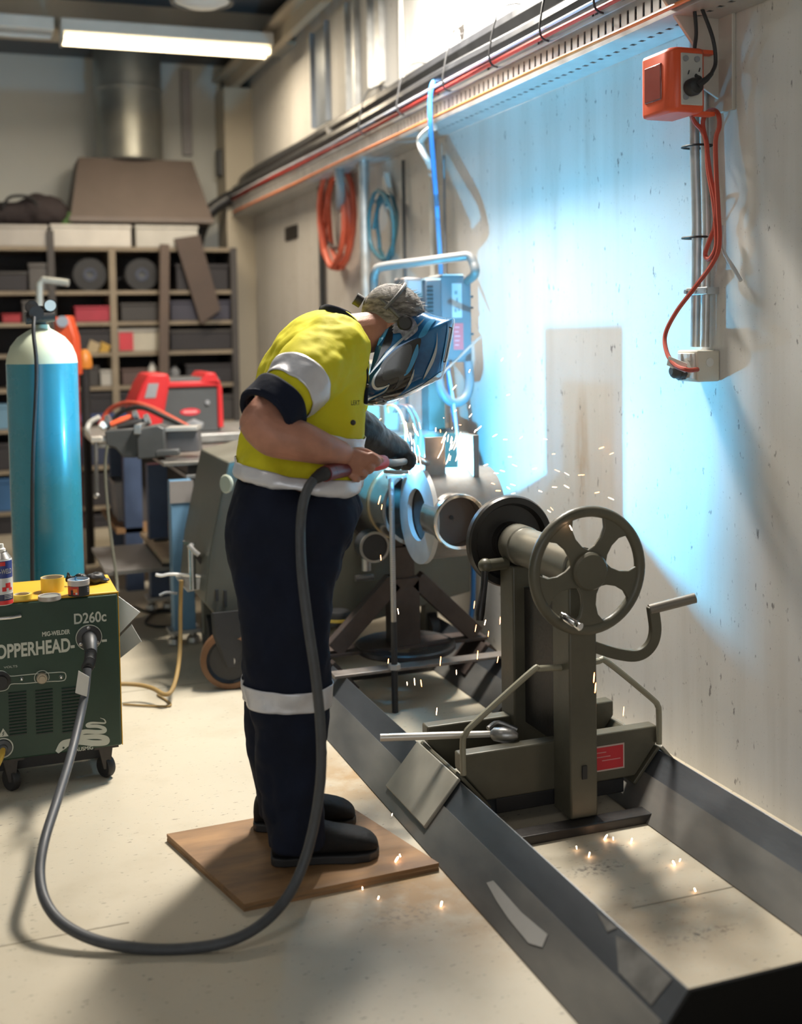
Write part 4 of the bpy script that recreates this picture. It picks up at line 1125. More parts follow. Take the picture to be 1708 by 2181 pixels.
solid(band(1462, 522, 688, 3.475, 0.095, 42, 4, 0.003, 'knee_tape', M_TAPE, trousers), 0.002, trousers)
# boots
M_BOOT = mat('black_leather', (0.008, 0.008, 0.009), 0.72, 0, 0.3, 20, 0.2, 60, spec=0.3)
def boot(heel, toe, zg):
    a, c = onz(*heel, zg), onz(*toe, zg)
    u = (c - a).normalized()
    w = V((-u.y, u.x, 0))
    L = (c - a).length
    prof = [(0.0, 0.02, 0.070, 0.030), (0.04, 0.02, 0.105, 0.040), (0.18, 0.02, 0.135, 0.044), (0.33, 0.02, 0.135, 0.044), (0.45, 0.02, 0.112, 0.045), (0.58, 0.02, 0.092, 0.048), (0.75, 0.02, 0.083, 0.052), (0.90, 0.02, 0.070, 0.048), (0.98, 0.022, 0.05, 0.034), (1.0, 0.025, 0.036, 0.018)]
    rs = []
    for t, z0, z1, hw in prof:
        o = a + u * (L * t)
        rs.append([o + w * (hw * se(math.cos(q), 2.6)) + V((0, 0, (z0 + z1) / 2 + (z1 - z0) / 2 * se(math.sin(q), 2.6))) for q in [2 * PI * k / 20 for k in range(20)]])
    bo = MB().loft(rs).build('boot', M_BOOT, man)
    md = bo.modifiers.new('sub', 'SUBSURF'); md.levels = md.render_levels = 1
    out = [(0.0, 0.022), (0.03, 0.037), (0.12, 0.045), (0.35, 0.043), (0.5, 0.045), (0.75, 0.056), (0.9, 0.05), (0.98, 0.03), (1.01, 0.0)]
    poly = [a + u * (L * t) + w * h for t, h in out] + [a + u * (L * t) - w * h for t, h in reversed(out[:-1])]
    MB().prism(poly, (0, 0, 0.024)).build('sole', M_BLACK, bo, bevel=0.004)
boot((577, 1836), (806, 1818), 0.0225)
boot((540, 1762), (757, 1752), 0.0225)

# ---- welding helmet
HD = 3.72
E2 = [(824, 697), (838, 682), (862, 671), (900, 664), (930, 672), (952, 677), (968, 679), (966, 702), (959, 740), (951, 775), (943, 803), (928, 813), (900, 826), (870, 841), (840, 853), (808, 860), (786, 859), (777, 852)]
E2s = [(p.x, p.y) for p in spline([(x, y, 0) for x, y in E2], 4)]
BK = [(777, 852), (783, 820), (792, 780), (801, 740), (812, 712), (824, 697)]
AN = (772, 772)
HWD = 0.118
def seg_hit(p, d, poly):
    best = None
    for (x0, y0), (x1, y1) in zip(poly, poly[1:]):
        ex, ey = x1 - x0, y1 - y0
        den = d[0] * ey - d[1] * ex
        if abs(den) < 1e-9: continue
        t = ((x0 - p[0]) * ey - (y0 - p[1]) * ex) / den
        s_ = ((x0 - p[0]) * d[1] - (y0 - p[1]) * d[0]) / den
        if t > 0 and -0.02 <= s_ <= 1.02:
            best = t if best is None else max(best, t)
    return best
def hside(px, py, lift=0.0, sgn=-1):
    dx, dy = px - AN[0], py - AN[1]
    t = seg_hit(AN, (dx, dy), E2s) or 1.0
    a_ = min(1.0, 1 / t)
    w = HWD * (max(0.0, 1 - a_ ** 3.2)) ** (1 / 2.4)
    return at(px, py, HD) + FH * (sgn * (w + lift)) + V((0, 0, 0))
hel = MB()
NA = 11
vs, fs = [], []
cols_ = []
for (ex, ey) in E2s:
    d = (ex - AN[0], ey - AN[1])
    tb = seg_hit(AN, d, BK) or 0.05
    tb = min(tb, 0.97)
    cols_.append([(AN[0] + d[0] * (tb + (1 - tb) * (1 - (1 - k / (NA - 1)) ** 1.8)), AN[1] + d[1] * (tb + (1 - tb) * (1 - (1 - k / (NA - 1)) ** 1.8))) for k in range(NA)])
for sgn in (-1, 1):
    o = len(vs)
    for c in cols_:
        for p in c: vs.append(hside(p[0], p[1], 0, sgn))
    for i in range(len(cols_) - 1):
        for k in range(NA - 1):
            fs.append((o + i * NA + k, o + (i + 1) * NA + k, o + (i + 1) * NA + k + 1, o + i * NA + k + 1))
hel.add(vs, fs)
M_HEL = mat('helmet_blue', (0.012, 0.085, 0.27), 0.16, 0.2, 0.5, 9, c2=(0.03, 0.22, 0.50), coat=0.8)
helmet = hel.build('welding_helmet', M_HEL, man, label='glossy blue welding helmet with black and silver flame graphics', angle=60)
helmet.modifiers.new('thick', 'SOLIDIFY').thickness = 0.004
def decal(name, pts, m, lift, smooth=True):
    pts = [(p.x, p.y) for p in spline([(x, y, 0) for x, y in pts], 4, True)] if smooth else pts
    bm = bmesh.new()
    vv = [bm.verts.new((x, y, 0)) for x, y in pts]
    f = bm.faces.new(vv)
    bmesh.ops.triangulate(bm, faces=[f])
    for it in range(3):
        es = [e for e in bm.edges if e.calc_length() > 9]
        if not es: break
        bmesh.ops.subdivide_edges(bm, edges=es, cuts=1)
        bmesh.ops.triangulate(bm, faces=bm.faces)
    bm.verts.index_update()
    b = MB()
    b.add([hside(v.co.x, v.co.y, lift) for v in bm.verts], [tuple(v.index for v in f.verts) for f in bm.faces])
    bm.free()
    o = b.build(name, m, helmet, angle=60)
    return o
M_GBLK = mat('gloss_black', (0.010, 0.010, 0.012), 0.15, 0, 0.2, coat=0.8)
M_GGRY = mat('gloss_charcoal', (0.045, 0.047, 0.052), 0.25, 0, 0.2, coat=0.6)
M_SILV = mat('silver_line', (0.50, 0.54, 0.56), 0.2, 0.7, 0.05)
M_CYAN = mat('sky_blue_flame', (0.06, 0.30, 0.58), 0.18, 0.1, 0.3, coat=0.7)
Z = lambda x, y: (740 + x * 0.1874, 520 + y * 0.1874)     # zoomed view to frame
decal('flame_body', [Z(*p) for p in ((760, 1080), (600, 1160), (430, 1300), (340, 1460), (320, 1560), (360, 1620), (440, 1600), (480, 1560), (440, 1660), (330, 1730), (230, 1790), (330, 1800), (470, 1770), (600, 1690), (690, 1560), (740, 1420), (790, 1250), (830, 1080))], M_GBLK, 0.004)
decal('flame_core', [Z(*p) for p in ((700, 1130), (560, 1220), (440, 1350), (400, 1480), (440, 1530), (580, 1490), (560, 1580), (520, 1640), (620, 1560), (680, 1400), (730, 1220))], M_GGRY, 0.0055)
def stroke(name, pts, w, m, lift):
    c = spline([(x, y, 0) for x, y in pts], 6)
    L_, R_ = [], []
    for i, p in enumerate(c):
        d = (c[min(i + 1, len(c) - 1)] - c[max(i - 1, 0)]).normalized()
        k = w * math.sin(PI * (0.08 + 0.84 * i / (len(c) - 1)))
        L_.append((p.x - d.y * k, p.y + d.x * k)); R_.append((p.x + d.y * k, p.y - d.x * k))
    vs = [hside(x, y, lift) for x, y in L_] + [hside(x, y, lift) for x, y in R_]
    n = len(c)
    return MB().add(vs, [(i, i + 1, n + i + 1, n + i) for i in range(n - 1)]).build(name, m, helmet, angle=60)
stroke('flame_edge', [Z(*p) for p in ((868, 850), (790, 930), (640, 1060), (470, 1220), (340, 1370), (255, 1475))], 2.6, M_SILV, 0.0065)
stroke('flame_hook', [Z(*p) for p in ((385, 1390), (318, 1490), (300, 1570), (335, 1622), (410, 1612), (480, 1580))], 3.0, M_SILV, 0.0065)
stroke('flame_tail', [Z(*p) for p in ((480, 1580), (430, 1650), (340, 1700), (235, 1745))], 1.8, M_SILV, 0.0065)
stroke('front_line', [Z(*p) for p in ((1120, 840), (1135, 960), (1110, 1150), (1080, 1300), (1060, 1430))], 1.8, M_CYAN, 0.004)
stroke('crest_line', [Z(*p) for p in ((980, 860), (920, 940), (880, 1010))], 1.6, M_CYAN, 0.005)
stroke('low_flame', [Z(*p) for p in ((755, 1410), (730, 1500), (690, 1590), (655, 1640))], 2.2, M_SILV, 0.0068)
decal('upper_band', [Z(*p) for p in ((520, 880), (460, 1000), (400, 1140), (350, 1300), (300, 1400), (420, 1230), (500, 1130), (520, 1000))], M_GBLK, 0.0045)
decal('pale_flame', [Z(*p) for p in ((790, 1130), (740, 1240), (690, 1380), (640, 1480), (700, 1440), (760, 1330), (800, 1220))], M_CYAN, 0.0055)
decal('pale_flame', [Z(*p) for p in ((1010, 1000), (1000, 1120), (960, 1260), (890, 1420), (850, 1530), (900, 1460), (970, 1330), (1010, 1180))], M_SILV, 0.005)
decal('pale_flame', [Z(*p) for p in ((1000, 850), (940, 930), (880, 1030), (800, 1060), (860, 940), (920, 870))], M_CYAN, 0.005)
decal('pale_flame', [Z(*p) for p in ((500, 870), (420, 950), (370, 1060), (350, 1150), (420, 1060), (470, 960))], M_CYAN, 0.005)
decal('silver_patch', [Z(*p) for p in ((520, 900), (600, 830), (720, 830), (780, 900), (790, 980), (700, 1060), (640, 1090), (600, 1010), (520, 1010))], mat('graphic_grey', (0.20, 0.21, 0.26), 0.25, 0.2, 0.6, 40, c2=(0.5, 0.5, 0.58)), 0.0045)
kc = hside(*Z(650, 900), 0.006)
MB().lathe([(0.0, 0.016), (0.018, 0.016), (0.0235, 0.012), (0.024, 0.0)], kc, -FH, 24).build('pivot_knob', M_BLACK, helmet)
decal('lower_rim', [Z(*p) for p in ((200, 1800), (330, 1812), (500, 1780), (640, 1700), (830, 1600), (1060, 1440), (1070, 1480), (840, 1650), (650, 1745), (490, 1815), (330, 1835), (190, 1825))], M_SILV, 0.003)
# front visor box with dark lens
fr = [at(968, 679, HD), at(943, 803, HD)]
v0, v1 = fr[0].lerp(fr[1], 0.15), fr[0].lerp(fr[1], 0.75)
dv = (v1 - v0)
nn = V((dv.z * RH.x, dv.z * RH.y, 0)).normalized()
out = (RH * 0.97 - V((0, 0, 0.22))).normalized()
MB().prism([v0 - FH * 0.06 - out * 0.02, v0 + FH * 0.06 - out * 0.02, v1 + FH * 0.06 - out * 0.02, v1 - FH * 0.06 - out * 0.02], out * 0.018).build('visor_frame', M_GBLK, helmet, bevel=0.004)
MB().prism([v0.lerp(v1, 0.12) - FH * 0.045 - out * 0.003, v0.lerp(v1, 0.12) + FH * 0.045 - out * 0.003, v0.lerp(v1, 0.88) + FH * 0.045 - out * 0.003, v0.lerp(v1, 0.88) - FH * 0.045 - out * 0.003], out * 0.003).build('visor_lens', mat('dark_green_lens', (0.005, 0.02, 0.012), 0.05), helmet)

# ---- leather glove on the far hand
gl = MB()
limb(gl, [(752, 908, 3.93), (775, 922, 3.97), (800, 938, 4.02)], [0.072, 0.070, 0.058], n=20)
limb(gl, [(796, 936, 4.02), (820, 950, 4.07), (846, 962, 4.11)], [0.058, 0.057, 0.050], n=18)
for i in range(4):
    bx, by = 838 + 7 * i, 942 + 8 * i
    limb(gl, [(bx, by, 4.10), (bx + 16, by + 8, 4.095), (bx + 20 - 2 * i, by + 26 - i, 4.09), (bx + 4, by + 34 - 2 * i, 4.10)], [0.022, 0.021, 0.020, 0.018], n=10, sm=3)
limb(gl, [(815, 965, 4.06), (830, 982, 4.05), (848, 992, 4.06)], [0.022, 0.020, 0.017], n=10, sm=3)
M_GLOVE = mat('black_leather_glove', (0.008, 0.008, 0.010), 0.5, 0, 0.3, 25, 0.2, 45)
gv = cloth(gl.build('welding_glove', M_GLOVE, man, label='black leather gauntlet on the far hand'), 0.005, 0.008, 0.03, 3)
a, c = at(768, 930, 3.945), at(812, 893, 3.975)
MB().tube([a, a.lerp(c, 0.5) - FH * 0.03, c], 0.005, 8, sm=4).build('cuff_piping', mat('pale_piping', (0.36, 0.35, 0.28), 0.6), gv)

# ------------------------------------------------------------------ torch and its cable
to = thing('welding_torch', 'mig welding torch with black and red grip held over the pipe', 'welding torch', at(760, 992, 3.66))
hpath = [(668, 1022, 3.15), (684, 1011, 3.165), (704, 1005, 3.21), (735, 999, 3.30), (780, 990, 3.37)]
MB().tube([at(*p) for p in hpath], [0.014, 0.019, 0.021, 0.019, 0.018], 14, sm=5 and 0).build('grip', M_BLACK, to)
MB().tube([at(692, 1009, 3.182), at(712, 1003, 3.234), at(735, 999, 3.30)], 0.0225, 14).build('grip_collar', mat('dark_red_plastic', (0.16, 0.02, 0.02), 0.45), to)
MB().tube([at(780, 990, 3.37), at(800, 986, 3.42), at(816, 984, 3.47)], [0.019, 0.024, 0.021], 14).build('red_collar', M_RED, to)
MB().tube([at(814, 984, 3.465), at(838, 986, 3.75), at(856, 984, 4.0), at(872, 981, 4.2), at(890, 978, 4.34)], 0.012, 12, sm=5).build('swan_neck', M_DGREY, to)
n0, n1 = at(890, 978, 4.34), ARC + (at(890, 978, 4.34) - ARC).normalized() * 0.03
MB().lathe([(0.012, 0), (0.0145, 0.01), (0.0145, (n1 - n0).length * 0.85), (0.011, (n1 - n0).length)], n0, n1 - n0, 18).build('gas_nozzle', M_STAINLESS, to)
MB().cyl(n1, ARC.lerp(n1, 0.12), 0.0011, n=6).build('filler_wire', mat('copper_wire', (0.7, 0.35, 0.18), 0.3, 1.0), to)
MB().tube([at(818, 1004, 4.0), at(845, 1006, 4.02), at(868, 1005, 4.05)], 0.006, 10).build('guide_rail', M_STEEL, to)
CAB = [(186, 1425, 3.70), (181, 1475, 3.66), (168, 1540, 3.58), (148, 1620, 3.44), (120, 1710, 3.24), (95, 1790, 3.10), (85, 1860, 3.01), (97, 1920, 2.94), (135, 1968, 2.89), (205, 2003, 2.855), (300, 2020, 2.84), (400, 2020, 2.84), (490, 2004, 2.85), (560, 1966, 2.90),
       (612, 1910, 2.96), (648, 1835, 3.0), (672, 1740, 3.02), (684, 1640, 3.02), (682, 1540, 3.02), (672, 1440, 3.02), (656, 1330, 3.03), (643, 1220, 3.06), (640, 1130, 3.12), (645, 1075, 3.12), (656, 1040, 3.135), (668, 1022, 3.15)]
MB().tube([at(*p) for p in CAB], 0.0135, 14, sm=8).build('torch_cable', mat('grey_rubber_cable', (0.052, 0.055, 0.062), 0.5, 0, 0.15, 30), None, 'thick grey torch cable hanging in a loop from the welder to the torch', 'cable')
# ------------------------------------------------------------------ plywood sheet under the boots
pa, pb_, pc = onz(355, 1776, 0.022), onz(520, 1925, 0.022), onz(935, 1838, 0.022)
pd = pa + (pc - pb_)
pw = thing('plywood_board', 'square brown plywood board the person stands on', 'board', ((pa.x + pc.x) / 2, (pa.y + pc.y) / 2, 0))
dn = V((0, 0, -1))
for k, (m, n) in enumerate(((M_WOOD, 'top_ply'), (mat('pale_ply', (0.25, 0.15, 0.075), 0.65, 0, 0.3, 9), 'core_ply'), (M_WOOD, 'bottom_ply'))):
    z0, z1 = (0.0, 0.009, 0.014)[k], (0.009, 0.014, 0.0218)[k]
    g = (0.0, -0.0012, 0.0)[k]
    c = (pa + pc) / 2
    MB().prism([(p - c).normalized() * ((p - c).length + g) + c + dn * z0 for p in (pa, pb_, pc, pd)], dn * (z1 - z0)).build(n, m, pw, smooth=False)

# ------------------------------------------------------------------ green mig welder
wx0, wx1, wy0, wy1, wz0, wz1 = -0.12, 0.434, 3.97, 4.27, 0.118, 0.632
M_GREEN = mat('bottle_green_enamel', (0.014, 0.042, 0.027), 0.42, 0, 0.12, 5)
M_YEL = mat('yellow_enamel', (0.66, 0.36, 0.025), 0.45, 0, 0.1, 6)
M_PRINT = mat('silver_print', (0.50, 0.52, 0.46), 0.5, 0, 0.04)
mw = thing('mig_welder', 'bottle green mig welder with yellow top on castors', 'welding machine', (0.16, 4.1, 0))
MB().box((wx0, wy0, wz0), (wx1, wy1, wz1)).build('cabinet', M_GREEN, mw, bevel=0.006)
MB().box((wx0, wy0 + 0.004, wz1), (wx1, wy1, wz1 + 0.008)).build('top_panel', M_YEL, mw, bevel=0.003)
MB().box((wx1 + 0.0, wy0 + 0.012, wz0), (wx1 + 0.003, wy1, wz1)).build('side_panel', M_GREEN, mw)
MB().box((wx1 + 0.0, wy0 + 0.004, wz0), (wx1 + 0.003, wy0 + 0.012, wz1 + 0.006)).build('edge_strip', M_YEL, mw)
FY = wy0 - 0.0006
Fp = lambda px, py: ony(px, py, wy0)
text('D260c', 'model_print', M_PRINT, mw, ony(158, 1330, FY), (1, 0, 0), (0, 0, 1), 0.036, 0.104, 0.02)
text('MIG-WELDER', 'type_print', M_PRINT, mw, ony(90, 1356, FY), (1, 0, 0), (0, 0, 1), 0.0155, 0.088, 0.03)
q = ony(150, 1388, FY)
text('COPPERHEAD-', 'brand_print', M_PRINT, mw, q + V((-0.262, 0, 0)), (1, 0, 0), (0, 0, 1), 0.047, 0.276, 0.03)
q = ony(217, 1365, FY)
MB().box((q.x, FY - 0.0006, q.z - 0.004), (q.x + 0.016, FY, q.z + 0.004)).build('brand_dash', M_PRINT, mw)
text('VOLTS', 'volts_print', M_PRINT, mw, ony(8, 1424, FY), (1, 0, 0), (0, 0, 1), 0.007, 0.042, 0.0)
q = ony(152, 1602, FY)
text('AUSMIG', 'maker_print', M_PRINT, mw, q + V((0.012, 0, 0)), (1, 0, 0), (0, 0, 1), 0.013, 0.058, 0.02)
MB().prism([q + V((-0.006, 0, 0)), q + V((0.010, 0, 0)), q + V((0.002, 0, 0.014))], (0, -0.0006, 0)).build('maker_mark', M_PRINT, mw, smooth=False)
# snake emblem: tapering coil
Zs = lambda x, y: ony(x * 0.17564, 1400 + y * 0.17564, FY)
sn = [(1215, 735), (1265, 755), (1275, 795), (1200, 795), (1110, 795), (1060, 815), (1070, 835), (1180, 835), (1260, 860), (1265, 895), (1180, 905), (1030, 900), (955, 935), (990, 965), (1180, 960), (1285, 985), (1280, 1030), (1130, 1040), (940, 1018), (820, 1035), (760, 1070), (690, 1150)]
sw = [3, 8, 12, 14, 18, 22, 24, 26, 28, 30, 32, 35, 38, 36, 38, 42, 44, 46, 50, 56, 64, 30]
cl_ = spline([(x, y, 0) for x, y in sn], 5)
wl_ = spline([(w, 0, 0) for w in sw], 5)
vs, fs = [], []
for i, p in enumerate(cl_):
    d = (cl_[min(i + 1, len(cl_) - 1)] - cl_[max(i - 1, 0)]).normalized()
    n = V((-d.y, d.x, 0)) * (wl_[i].x * 0.78)
    for s in (-1, 1):
        w = Zs(p.x + s * n.x, p.y + s * n.y)
        vs.append(V((w.x, FY - 0.0006 - 0.000004 * i, w.z)))
for i in range(len(cl_) - 1):
    fs.append((2 * i, 2 * i + 1, 2 * i + 3, 2 * i + 2))
MB().add(vs, fs).build('snake_emblem', M_PRINT, mw, smooth=False)
q = Zs(770, 1095)
MB().cyl((q.x, FY - 0.0012, q.z), (q.x, FY - 0.0018, q.z), 0.0035, n=8).build('emblem_eye', M_GREEN, mw)
# outlined control panel
def outline(pts, w, name):
    P3 = [ony(x, y, FY) for x, y in pts]
    MB().tube(P3, w, 6, closed=True, sm=3).build(name, M_PRINT, mw)
Q = lambda x, y: (x * 0.17564, 1400 + y * 0.17564)
outline([Q(*p) for p in ((0, 165), (50, 172), (95, 205), (135, 228), (280, 215), (440, 200), (600, 188), (760, 180), (795, 205), (795, 255), (755, 285), (600, 292), (440, 305), (280, 318), (135, 325), (95, 380), (40, 405), (-60, 400), (-100, 285), (-60, 180))], 0.0016, 'panel_outline')
q = ony(2, 1450, FY)
kb = MB().lathe([(0.030, 0), (0.030, 0.004), (0.020, 0.006), (0.019, 0.02), (0, 0.02)], q, (0, -1, 0), 28).build('volt_selector', M_BLACK, mw)
q = ony(89, 1443, FY)
k2 = MB().lathe([(0.0175, 0), (0.018, 0.014), (0.015, 0.018), (0.011, 0.018), (0.010, 0.022), (0, 0.022)], q, (0, -1, 0), 28).build('wire_speed_knob', mat('brass_knob', (0.42, 0.36, 0.28), 0.35, 0.5), mw)
MB().tube([q + V((0.023 * math.cos(t), -0.0005, 0.023 * math.sin(t))) for t in [math.radians(-30 + 240 * k / 14) for k in range(15)]], 0.0014, 6).build('speed_scale', M_PRINT, mw)
for x, y, r in ((46, 1445, 0.0065), (130, 1441, 0.0065)):
    q = ony(x, y, FY)
    MB().lathe([(r, 0), (r, 0.005), (r * 0.6, 0.008), (r * 0.5, 0.014), (0, 0.015)], q, (0, -1, 0), 16).build('toggle_switch', M_CHROME, mw)
# louvres: every slot is a recess with a lip
for c0, c1, r0, r1 in ((18, 56, 1478, 1566), (75, 112, 1473, 1563), (131, 172, 1468, 1560)):
    for k in range(14):
        t = k / 13
        pl, pr_ = ony(c0 + 2 * t, r0 + (r1 - r0) * t, FY), ony(c1 + 1 * t, r0 - 3.5 + (r1 - r0) * t, FY)
        MB().box((pl.x, FY - 0.0005, pl.z - 0.0026), (pr_.x, FY + 0.001, pl.z + 0.0014)).build('vent_slot', M_BLACK, mw)
        MB().prism([(pl.x, FY, pl.z + 0.0046), (pl.x, FY - 0.004, pl.z + 0.0018), (pl.x, FY, pl.z + 0.0012)], (pr_.x - pl.x, 0, 0)).build('louvre', M_GREEN, mw)
# warning triangle and earth socket
q = ony(7, 1562, FY)
MB().prism([q + V((-0.016, 0, -0.011)), q + V((0.016, 0, -0.011)), q + V((0, 0, 0.017))], (0, -0.0006, 0)).build('warning_triangle', M_PRINT, mw, smooth=False)
MB().tube([q + V((0.003, -0.001, 0.006)), q + V((-0.003, -0.001, 0.0)), q + V((0.002, -0.001, 0.0)), q + V((-0.002, -0.001, -0.007))], 0.0012, 5).build('warning_bolt', M_GREEN, mw)
q = ony(198, 1419, FY)
MB().prism([q + V((-0.006, 0, -0.004)), q + V((0.006, 0, -0.004)), q + V((0, 0, 0.006))], (0, -0.0006, 0)).build('small_triangle', M_PRINT, mw, smooth=False)
q = ony(6, 1593, FY)
MB().lathe([(0.033, 0), (0.033, 0.002), (0.029, 0.002), (0.029, 0)], q, (0, -1, 0), 32, closed=True).build('socket_ring', M_PRINT, mw)
MB().lathe([(0.027, 0), (0.027, 0.008), (0.016, 0.012), (0.014, 0.02)], q, (0, -1, 0), 28).build('earth_socket', M_DGREY, mw)
wcable('earth_lead', 'yellow earth lead plugged into the front of the green welder', mat('yellow_lead', (0.62, 0.40, 0.06), 0.45), [q + V((0, -0.015, 0)), q + V((-0.008, -0.06, -0.012)), q + V((-0.035, -0.10, -0.05)), q + V((-0.08, -0.12, -0.14)), q + V((-0.12, -0.10, -0.2)), q + V((-0.18, -0.02, -0.207))], 0.009)
# torch outlet flange with euro connector
q = ony(189, 1357, FY)
fl = MB().lathe([(0.042, 0), (0.042, 0.005), (0.039, 0.007), (0, 0.007)], q, (0, -1, 0), 36).build('torch_outlet', mat('dark_connector', (0.035, 0.036, 0.038), 0.45), mw)
MB().lathe([(0.0425, 0), (0.0425, 0.0078), (0.0405, 0.0078), (0.0405, 0)], q, (0, -1, 0), 36, closed=True).build('outlet_ring', M_PRINT, fl)
for t in (90, 215, 325):
    MB().lathe([(0.006, 0.006), (0.006, 0.011), (0.003, 0.012), (0, 0.012)], q + V((0.033 * math.cos(math.radians(t)), 0, 0.033 * math.sin(math.radians(t)))), (0, -1, 0), 12).build('flange_screw', M_STEEL, fl)
ec = thing('torch_connector', 'black ribbed torch connector plugged into the green welder', 'connector', q)
c0 = q + V((0, -0.008, 0.0))
MB().tube([c0, c0 + V((0.0, -0.03, -0.004)), c0 + V((-0.001, -0.055, -0.018)), c0 + V((-0.002, -0.075, -0.035))], [0.024, 0.024, 0.022, 0.019], 18, sm=0).build('collar_nut', mat('dark_connector', (0.035, 0.036, 0.038), 0.45), ec)
c1 = c0 + V((-0.002, -0.075, -0.035))
c2 = at(186, 1425, 3.70)
MB().tube([c1, c1.lerp(c2, 0.5) + V((0, -0.02, 0.005)), c2], [0.0185, 0.017, 0.0145], 14, sm=0).build('spring_guard', M_BLACK, ec)
for k in range(12):
    p = c1.lerp(c2, (k + 0.5) / 12) + V((0, -0.02 * math.sin(PI * (k + 0.5) / 12), 0.004))
    MB().lathe([(0.017, -0.002), (0.0195, 0), (0.017, 0.002)], p, c2 - c1, 14).build('guard_rib', M_BLACK, ec)
p = at(174, 1450, 3.655)
MB().prism([p + V((-0.022, -0.02, -0.03)), p + V((0.012, -0.024, -0.045)), p + V((0.022, -0.02, 0.015)), p + V((-0.010, -0.018, 0.038))], (0, 0.002, 0)).build('cable_tag', M_WHITE, None, 'white paper tag wrapped on the torch cable below its connector', 'tag')
# door handle
p = ony(42, 1310, FY)
MB().tube([p + V((0, 0, 0.003)), p + V((0.001, -0.022, 0.002)), p + V((-0.03, -0.024, 0)), p + V((-0.16, -0.024, 0)), p + V((-0.17, 0, 0))], 0.0055, 10).build('door_handle', M_CHROME, mw)
# castors
for x, y in ((wx1 - 0.05, wy0 + 0.05), (wx0 + 0.20, wy0 + 0.05), (wx1 - 0.05, wy1 - 0.05), (wx0 + 0.20, wy1 - 0.05)):
    ct = MB().lathe([(0, -0.014), (0.034, -0.014), (0.038, -0.008), (0.038, 0.008), (0.034, 0.014), (0, 0.014)], (x, y, 0.038), (0.85, 0.5, 0), 28).build('castor_wheel', M_BLACK, mw)
    MB().prism([(x - 0.03, y - 0.022, 0.12), (x + 0.02, y - 0.022, 0.12), (x + 0.008, y - 0.022, 0.035), (x - 0.012, y - 0.022, 0.035)], (0.003, -0.003, 0)).build('castor_fork', M_DARK, ct)
    MB().box((x - 0.04, y - 0.035, 0.108), (x + 0.04, y + 0.035, 0.118)).build('castor_plate', M_DARK, ct)
MB().box((wx0 + 0.02, wy0 + 0.10, 0.05), (wx1 - 0.03, wy1 - 0.02, wz0 - 0.001)).build('undertray', M_BLACK, mw)  # dark base plate, boxed deep to fill in the shade beneath

# ---- things on top of the welder
zt = wz1 + 0.008
def ontop(px, py):
    return onz(px, py, zt)
# spray can
p = ontop(6, 1291); p.y += 0.034
sc = thing('spray_can', 'white blue and red anti-spatter spray can on the yellow welder top', 'spray can', p)
M_CANW = mat('can_white', (0.62, 0.62, 0.60), 0.3, 0.1, 0.04)
R = 0.0335
MB().lathe([(R - 0.003, 0), (R, 0.004), (R, 0.145), (R - 0.002, 0.15)], p, (0, 0, 1), 36).build('can_body', M_CANW, sc)
MB().lathe([(R - 0.001, 0.149), (R - 0.004, 0.153), (0.022, 0.164), (0.019, 0.168), (0.019, 0.172)], p, (0, 0, 1), 36).build('dome', mat('bright_can', (0.66, 0.64, 0.62), 0.25, 0.9), sc)
MB().lathe([(0.015, 0.170), (0.015, 0.178), (0.0105, 0.182), (0.009, 0.194), (0, 0.195)], p, (0, 0, 1), 20).build('nozzle', M_WHITE, sc)
def wrap(name, z0, z1, a0, a1, m, parent, lift=0.0004):
    rs = []
    for k in range(13):
        t = math.radians(a0 + (a1 - a0) * k / 12)
        o = V((math.sin(t), -math.cos(t), 0)) * (R + lift)
        rs.append((p + o + V((0, 0, z0)), p + o + V((0, 0, z1))))
    vs = [q for r in rs for q in r]
    return MB().add(vs, [(2 * i, 2 * i + 2, 2 * i + 3, 2 * i + 1) for i in range(12)]).build(name, m, parent)
M_LBLUE = mat('label_blue', (0.035, 0.055, 0.22), 0.35)
wrap('label_blue', 0.088, 0.143, -100, 75, M_LBLUE, sc)
wrap('label_navy', 0.016, 0.036, -100, 75, mat('label_navy', (0.03, 0.035, 0.08), 0.35), sc)
wrap('label_red', 0.003, 0.016, -100, 75, M_RED, sc)
wrap('label_top_red', 0.128, 0.141, -100, 20, M_RED, sc, 0.0008)
wrap('emblem_white', 0.045, 0.088, 0, 70, M_CANW, sc, 0.0008)
for z0, z1, a0, a1 in ((0.046, 0.060, 0, 22), (0.056, 0.072, 18, 48), (0.048, 0.056, 36, 58)):
    wrap('figure_red', z0, z1, a0, a1, M_RED, sc, 0.0012)
for z in (0.022, 0.027, 0.032):
    wrap('fine_print', z, z + 0.0018, 10, 60, M_CANW, sc, 0.0008)
tw = text('-WELD', 'brand_print', M_CANW, sc, p + V((0.0, -R - 0.001, 0.102)), (1, 0, 0), (0, 0, 1), 0.016, 0.040, 0.03)
for v in tw.data.vertices:                        # bend the lettering round the can
    t = v.co.x / R - 0.15
    v.co.x, v.co.y = (R + 0.0012) * math.sin(t), -(R + 0.0012) * math.cos(t)
